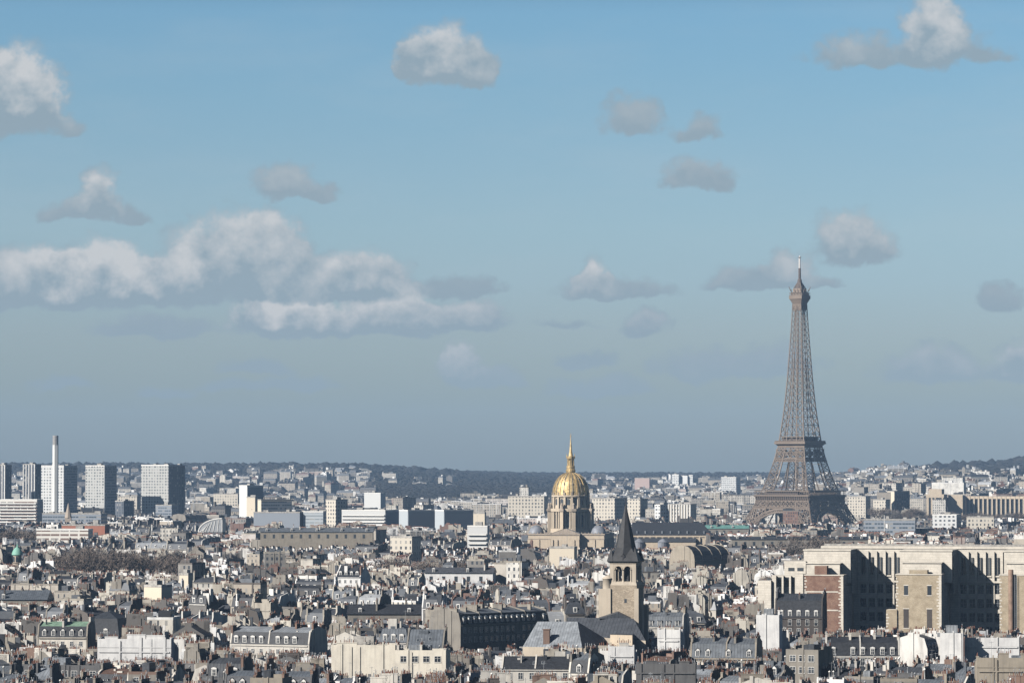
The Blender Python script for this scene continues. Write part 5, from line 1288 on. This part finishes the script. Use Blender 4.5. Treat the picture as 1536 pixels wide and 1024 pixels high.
for i, (u, vt) in enumerate(((1192, 803), (1203, 798), (1214, 796), (1226, 799), (1236, 804))):
    tree(u, 2220 + (i % 3) * 14, vt, "bare brown tree left of and behind the pale faculty block, %s of five" % ordn[i], G2, i + 2, 0)
add_rect(wx(1214, 2235), 2235, 0, 30, 80, False); OCC.append((1186, 1242, 2200, 822))
G3 = "reddish bare trees in the central street"
for i, (u, vt) in enumerate(((585, 832), (597, 829), (610, 831), (664, 827), (676, 830))):
    tree(u, 1985 + (i % 2) * 10, vt, "low reddish bare tree below the cream loggia building, %s from the left" % ordn[i], G3, i + 1, 0)
OCC.append((578, 618, 1970, 842)); add_rect(wx(597, 1990), 1990, 0, 16, 24, False)
G4 = "bare trees beneath the colonnaded palace"
for i in range(26):
    u = 1318 + i * 8.6 + (i * 53 % 7); vt = 757 + (i * 29 % 9) if u < 1390 else 765 + (i * 29 % 6)
    tree(u, 4380 + (i * 31 % 60), vt, "dark bare tree below the colonnaded palace, %s in its line" % (ordn[i] if i < 20 else "twenty-" + ordn[i - 20]), G4, i, None)
G5 = "bare trees of the park at the left edge"
for i in range(9):
    u = 2 + i * 5.4; tree(u, 2650 + (i * 31 % 50), 781 + (i * 17 % 9) + i * .8, "bare tree beside the long cream building, %s from the photo's edge" % ordn[i], G5, i + 3, 0)
OCC.append((-30, 45, 2600, 806)); add_rect(wx(22, 2670), 2670, 0, 35, 60, False)
OCC.append((1310, 1545, 4350, 778))

# ------------------------------------------------------------------ chosen foreground buildings
HN = 0
def near(u0, u1, vt, vb, D, th, d, kind, wm, rm, rm2=None, rh=None, label=None, **kw):
    global HN; HN += 1
    w = (u1 - u0) * D / F / math.cos(R(th)); x = wx((u0 + u1) / 2, D); y = D + d / 2
    rh_ = rh if rh is not None else {'gable': d * .3, 'mansard': 4.7, 'hip': 4.5, 'shed': d * .35, 'shedback': d * .35, 'flat': 0, 'round': d * .28}[kind]
    OCC.append((u0, u1, D - 4, vb)); add_rect(x, y, R(th), w, d, False)
    return building(x, y, R(th), w, d, wz(vt, D) - rh_, kind, wm, rm, rm2, rh_, seed=HN + 900, label=label, **kw)
near(150, 262, 957, 990, 1120, -8, 10, 'shedback', 'white', 'zinc', rh=3.5, label="long white windowless wall block crowned with orange chimney pots, lower left", wins=False, nch=1, potrow=True)
near(500, 596, 970, 1006, 1010, -6, 9, 'flat', 'pale', 'gravel', label="cream wall block with two small windows, left part of the long pale range", wins=False, nch=1, potrow=True)
near(596, 672, 978, 1010, 1004, -6, 10, 'flat', 'pale', 'zinc_light', label="cream wall block, right part of the long pale range at bottom centre", floors=1, nch=1)
near(576, 620, 935, 972, 1150, -14, 13, 'hip', 'cream', 'zinc', 'zinc', 5.5, label="corner house with bulging zinc pavilion roof, centre left", nch=0)
near(612, 668, 944, 976, 1100, -6, 13, 'gable', 'beige', 'zinc', rh=6.5, label="broad grey zinc slope with three skylights beside the zinc pavilion roof", nch=2)
near(356, 478, 940, 976, 1120, -22, 13, 'mansard', 'cream', 'zinc_light', 'slate', 5.0, label="long cream mansard house with dark slate lower slope and white rooftop huts", dormv=0)
near(60, 136, 932, 966, 1170, -6, 12, 'mansard', 'cream', 'copper', 'slate', 4.6, label="ornate cream mansard house with green copper roof edge, lower left", dormv=1)
near(136, 188, 917, 950, 1260, -14, 15, 'hip', 'grey', 'zinc_dark', 'slate', 8.0, label="big steep dark slate pavilion roof with arched dormers, left", dormv=0, nch=0)
near(668, 800, 912, 968, 1230, 48, 14, 'mansard', 'beige', 'zinc', 'slate', 4.6, label="long shaded street front with dormers left of the church roof", dormv=0, nch=2)
near(754, 862, 984, 1006, 985, -5, 9, 'gable', 'cream', 'slate', rh=3.0, label="low cream range with a row of small gabled dormers below the church", dormv=1, dorm=True, nch=0)
near(914, 953, 968, 996, 1060, -6, 8, 'shedback', 'white', 'tile', rh=2.5, label="blank white gable wall standing below the bell tower", wins=False, nch=0)
near(956, 1044, 994, 1022, 960, -3, 9, 'shedback', 'grey', 'slate', rh=2.0, label="wide bare grey party wall at the bottom, right of centre", wins=False, nch=1, potrow=True)
near(990, 1024, 943, 975, 1120, -10, 10, 'shedback', 'white', 'zinc', rh=3.0, label="tall narrow white gable right of the bell tower", wins=False, nch=1)
near(972, 1030, 918, 942, 1240, -12, 12, 'mansard', 'cream', 'zinc', 'zinc', 4.6, label="zinc mansard house with three dormers directly right of the bell tower", dormv=2)
near(1042, 1140, 957, 990, 1080, -12, 13, 'mansard', 'tan', 'zinc', 'zinc', 5.4, label="cream corner house with curved grey mansard and round windows, lower right", dormv=1)
near(1138, 1172, 925, 976, 1130, -10, 10, 'flat', 'white', 'zinc_light', label="tall narrow white block with stepped walls left of the faculty building", wins=False, nch=1)
near(1168, 1238, 890, 942, 1290, -12, 13, 'mansard', 'brown', 'zinc_dark', 'slate', 8.0, label="dark mansard house with two dormer rows in front of the red brick wing", dormv=0)  # brown wall colour stands in for shadow falling on this front
near(1240, 1350, 955, 990, 1080, -4, 12, 'mansard', 'cream', 'slate', 'slate', 5.2, label="black slate mansard with a line of pale round-topped dormers, lower right", dormv=0, nch=2)
near(1412, 1446, 952, 986, 1090, -8, 9, 'flat', 'white', 'zinc_light', label="bright white blank block at lower right, left of two", wins=False, nch=1)
near(1450, 1530, 955, 990, 1095, -8, 10, 'shedback', 'white', 'zinc', rh=2.4, label="bright white wall with stepped roofs at lower right, right of two", wins=False, nch=2)
near(1466, 1536, 985, 1016, 985, -4, 10, 'shedback', 'tan', 'zinc', rh=3.2, label="wide tan party wall with chimney flues in the bottom right corner", wins=False, nch=1, potrow=True)
near(510, 548, 848, 876, 1720, -20, 12, 'gable', 'white', 'slate', rh=5.0, label="white house with steep gable and four small windows near the centre left")

MS = MB(); NST = [0]
def emit_stuff(lvl, hm, hs, tall=0.0):
    def f(x, y, th, w, d, hrow, rng):
        kind = pick(KW if lvl else [('mansard', 20), ('gable', 20), ('flat', 50), ('hip', 10)], rng)
        h = hm + hrow * hs * .6 + rng.gauss(0, hs)
        if rng.random() < tall: h += rng.uniform(5, 14); kind = 'flat'
        h = max(9, h); z = gz(x, y); rh = 4.5
        cap = zcap(x, y, w) - 1.5
        if z + h + rh > cap: h = cap - z - rh
        if h < 5: return
        for tx, ty in HASH_T:
            if abs(tx - x) < w / 2 + 4 and abs(ty - y) < d / 2 + 6: return
        if not add_rect(x, y, th, w, d): return
        NST[0] += 1; stuff_building(MS, x, y, th, w, d, h, kind, rng, lvl, z)
    return f
# ------------------------------------------------------------------ individual filler buildings near the camera
WT_ = [('cream', 20), ('white', 13), ('beige', 20), ('grey', 18), ('tan', 14), ('brown', 11), ('brick', 3)]
RT_ = [('zinc', 33), ('zinc_light', 11), ('zinc_dark', 20), ('slate', 14), ('slate_grey', 15), ('tile', 7)]
CNT = [0]; EDGE = emit_stuff(2, 17.5, 2.3, .02)
def emit_near(x, y, th, w, d, hrow, rng):
    u = UC + F * x / y; hw = max(w, d) * F / y / 2
    if u < -8 - hw or u > 1544 + hw: return EDGE(x, y, th, w, d, hrow, rng)
    kind = pick(KW, rng); rh = {'gable': d * rng.uniform(.22, .36), 'mansard': rng.uniform(4.2, 5), 'hip': 4.4, 'shed': d * .35, 'shedback': d * .35, 'flat': 0, 'round': d * .28}[kind]
    h = 17.4 + hrow * 1.3 + rng.gauss(0, 2.7); h = max(10, min(h, 24))
    if kind == 'flat': h += 3
    cap = zcap(x, y, w) - 1.5
    if h + rh > cap: h = cap - rh
    if h < 6 or not add_rect(x, y, th, w, d): return
    wm = pick(WT_, rng); rm = pick(RT_, rng)
    rm2 = rng.choice(('slate', 'slate', 'zinc_dark', 'zinc', 'slate_grey')) if kind in ('mansard', 'hip') else rm
    if kind == 'flat': rm = rng.choice(('gravel', 'gravel', 'zinc_light', 'zinc'))
    CNT[0] += 1
    building(x, y, th, w, d, h, kind, wm, rm, rm2, rh, seed=CNT[0])
FILL_END = 1085
fill(868, FILL_END, 80, 5, 7, 4, (5.5, 12), (7, 10), emit_near)
print("individual buildings", len(ALLB))

# ------------------------------------------------------------------ the rest of the city as one mass
fill(FILL_END, 2300, 95, 6, 8, 5, (5.5, 13), (7, 10.5), emit_stuff(2, 17.5, 2.8, .03))
fill(2300, 3500, 190, 8, 14, 10, (10, 24), (10, 15), emit_stuff(1, 19, 3, .07))
fill(3500, 5400, 260, 9, 22, 13, (11, 34), (11, 17), emit_stuff(0, 20, 4.5, .14), .2)
# hillsides: looser, between trees
rg = random.Random(77)
def hill(n, ya, yb, ua, ub, hm, prob, sz=(14, 50)):
    for i in range(n):
        y = math.sqrt(rg.uniform(ya * ya, yb * yb)); u = rg.uniform(ua, ub); x = wx(u, y)
        if not prob(u, y): continue
        w, d = rg.uniform(*sz), rg.uniform(11, 16); h = max(7, rg.gauss(hm, hm * .3)); z = gz(x, y); th = R(rg.choice((-14, -20, -5, 20, 60)))
        cap = zcap(x, y, w) - 1
        if z + h > cap: continue
        if add_rect(x, y, th, w, d): stuff_building(MS, x, y, th, w, d, h, rg.choice(('flat', 'flat', 'gable', 'hip')), rg, 0, z); NST[0] += 1
def pl(u, y):   # left hill: thins out upward, none in the wooded park band right of column 560
    if u > 560 and u < 850: return y < 5500 or (y > 7600 and y < 8300 and rg.random() < .12 and u < 700)
    if u >= 850: return rg.random() < (.9 if y < 7600 else .15)
    return rg.random() < (.55 if y < 6800 else .28 if y < 8600 else .04)
hill(3900, 5400, 9300, -220, 1180, 13, pl, (9, 34))
hill(4900, 5000, 7900, 1150, 1756, 18, lambda u, y: rg.random() < (1 if u < 1390 or y < 5900 else .45 if y < 6500 else .04), (9, 34))
o = MS.build("distant_buildings", FM[:6]); o["kind"] = "stuff"; o["label"] = "far mass of pale city buildings"
print("mass buildings", NST[0], "faces", len(MS.f))

# ------------------------------------------------------------------ woods on the hills
def woods():
    ph = (1 + 5 ** .5) / 2
    V = np.array([(-1, ph, 0), (1, ph, 0), (-1, -ph, 0), (1, -ph, 0), (0, -1, ph), (0, 1, ph), (0, -1, -ph), (0, 1, -ph), (ph, 0, -1), (ph, 0, 1), (-ph, 0, -1), (-ph, 0, 1)], float) / 1.9
    Fc = np.array([(0, 11, 5), (0, 5, 1), (0, 1, 7), (0, 7, 10), (0, 10, 11), (1, 5, 9), (5, 11, 4), (11, 10, 2), (10, 7, 6), (7, 1, 8), (3, 9, 4), (3, 4, 2), (3, 2, 6), (3, 6, 8), (3, 8, 9), (4, 9, 5), (2, 4, 11), (6, 2, 10), (8, 6, 7), (9, 8, 1)])
    rn = np.random.RandomState(4); P_, S_ = [], []
    def scatter(n, ya, yb, ua, ub, r0, r1, f=None):
        for i in range(n):
            y = math.sqrt(rn.uniform(ya * ya, yb * yb)); u = rn.uniform(ua, ub)
            if f and not f(u, y): continue
            x = wx(u, y); r = rn.uniform(r0, r1); P_.append((x, y, gz(x, y) + r * .55)); S_.append(r)
    scatter(9000, 5600, 9000, -220, 900, 3.5, 6.5); scatter(7000, 8700, 10000, -220, 900, 5, 9)
    scatter(9500, 5350, 7600, 555, 850, 4, 7.5)
    scatter(5000, 9500, 11800, 700, 1760, 6, 10); scatter(1300, 6600, 9600, 850, 1300, 5, 9)
    scatter(5200, 7400, 9300, 1385, 1760, 7, 15); scatter(900, 4700, 7400, 1230, 1760, 5, 8); scatter(2600, 6000, 7500, 1385, 1760, 6, 11)
    # stragglers right on the skyline
    scatter(900, 9300, 9600, -220, 720, 8, 13); scatter(380, 8900, 9200, 1385, 1760, 11, 24)
    A = np.array(P_); B = np.array(S_); n = len(A)
    jit = rn.uniform(.62, 1.25, (n, 12, 1)); sc = np.stack([rn.uniform(.8, 1.4, n), rn.uniform(.8, 1.4, n), rn.uniform(.75, 1.1, n)], 1)[:, None, :]
    VV = (V[None] * jit * sc * B[:, None, None] + A[:, None, :]).reshape(-1, 3)
    FF = (Fc[None] + (np.arange(n) * 12)[:, None, None]).reshape(-1, 3)
    me = bpy.data.meshes.new("woods"); me.vertices.add(len(VV)); me.vertices.foreach_set("co", VV.ravel())
    me.loops.add(FF.size); me.loops.foreach_set("vertex_index", FF.ravel()); me.polygons.add(len(FF)); me.polygons.foreach_set("loop_start", np.arange(len(FF)) * 3); me.update(calc_edges=True); me.validate()
    me.materials.append(plain("winter_woods", (.030, .029, .027), .35, .01, 1, .0))
    o = bpy.data.objects.new("woods", me); COL.objects.link(o); o["kind"] = "stuff"; o["label"] = "dark winter woods on the far hills"
woods()

# ------------------------------------------------------------------ ground
def ground():
    xs = np.arange(-3550, 3551, 71.0); ys = np.concatenate([np.arange(-50, 3600, 150.0), np.arange(3600, 16151, 90.0)])
    vs = [(x, y, gz(x, y) if y > 100 else 0.0) for y in ys for x in xs]; nx = len(xs)
    fs = [(j * nx + i, j * nx + i + 1, (j + 1) * nx + i + 1, (j + 1) * nx + i) for j in range(len(ys) - 1) for i in range(nx - 1)]
    me = bpy.data.meshes.new("ground"); me.from_pydata(vs, [], fs); me.materials.append(plain("street_ground", (.075, .073, .068), .35, .05, .9))
    o = bpy.data.objects.new("ground", me); COL.objects.link(o); o["kind"] = "structure"
ground()
make_haze()

# ------------------------------------------------------------------ labels of the individual roofs: tier by tier, counted across
def ordinal(n):
    base = ["", "first", "second", "third", "fourth", "fifth", "sixth", "seventh", "eighth", "ninth", "tenth", "eleventh", "twelfth", "thirteenth", "fourteenth", "fifteenth", "sixteenth", "seventeenth", "eighteenth", "nineteenth"]
    tens = ["", "", "twenty", "thirty", "forty"]; ten = ["", "", "twentieth", "thirtieth", "fortieth"]
    if n < 20: return base[n]
    return ten[n // 10] if n % 10 == 0 else tens[n // 10] + "-" + base[n % 10]
L_ = sorted([q for q in ALLB if not q['label']], key=lambda q: q['y']); per = 15
for t0 in range(0, len(L_), per):
    row = sorted(L_[t0:t0 + per], key=lambda q: q['x'] / q['y'])
    for i, q in enumerate(row):
        lab = "%s %s house, %s roof, %s from the left in %s tier of roofs" % (WALLN[q['wm']], KINDN[q['kind']], ROOFN[q['rm']], ordinal(i + 1), ordinal(t0 // per + 1))
        q['o']['label'] = lab
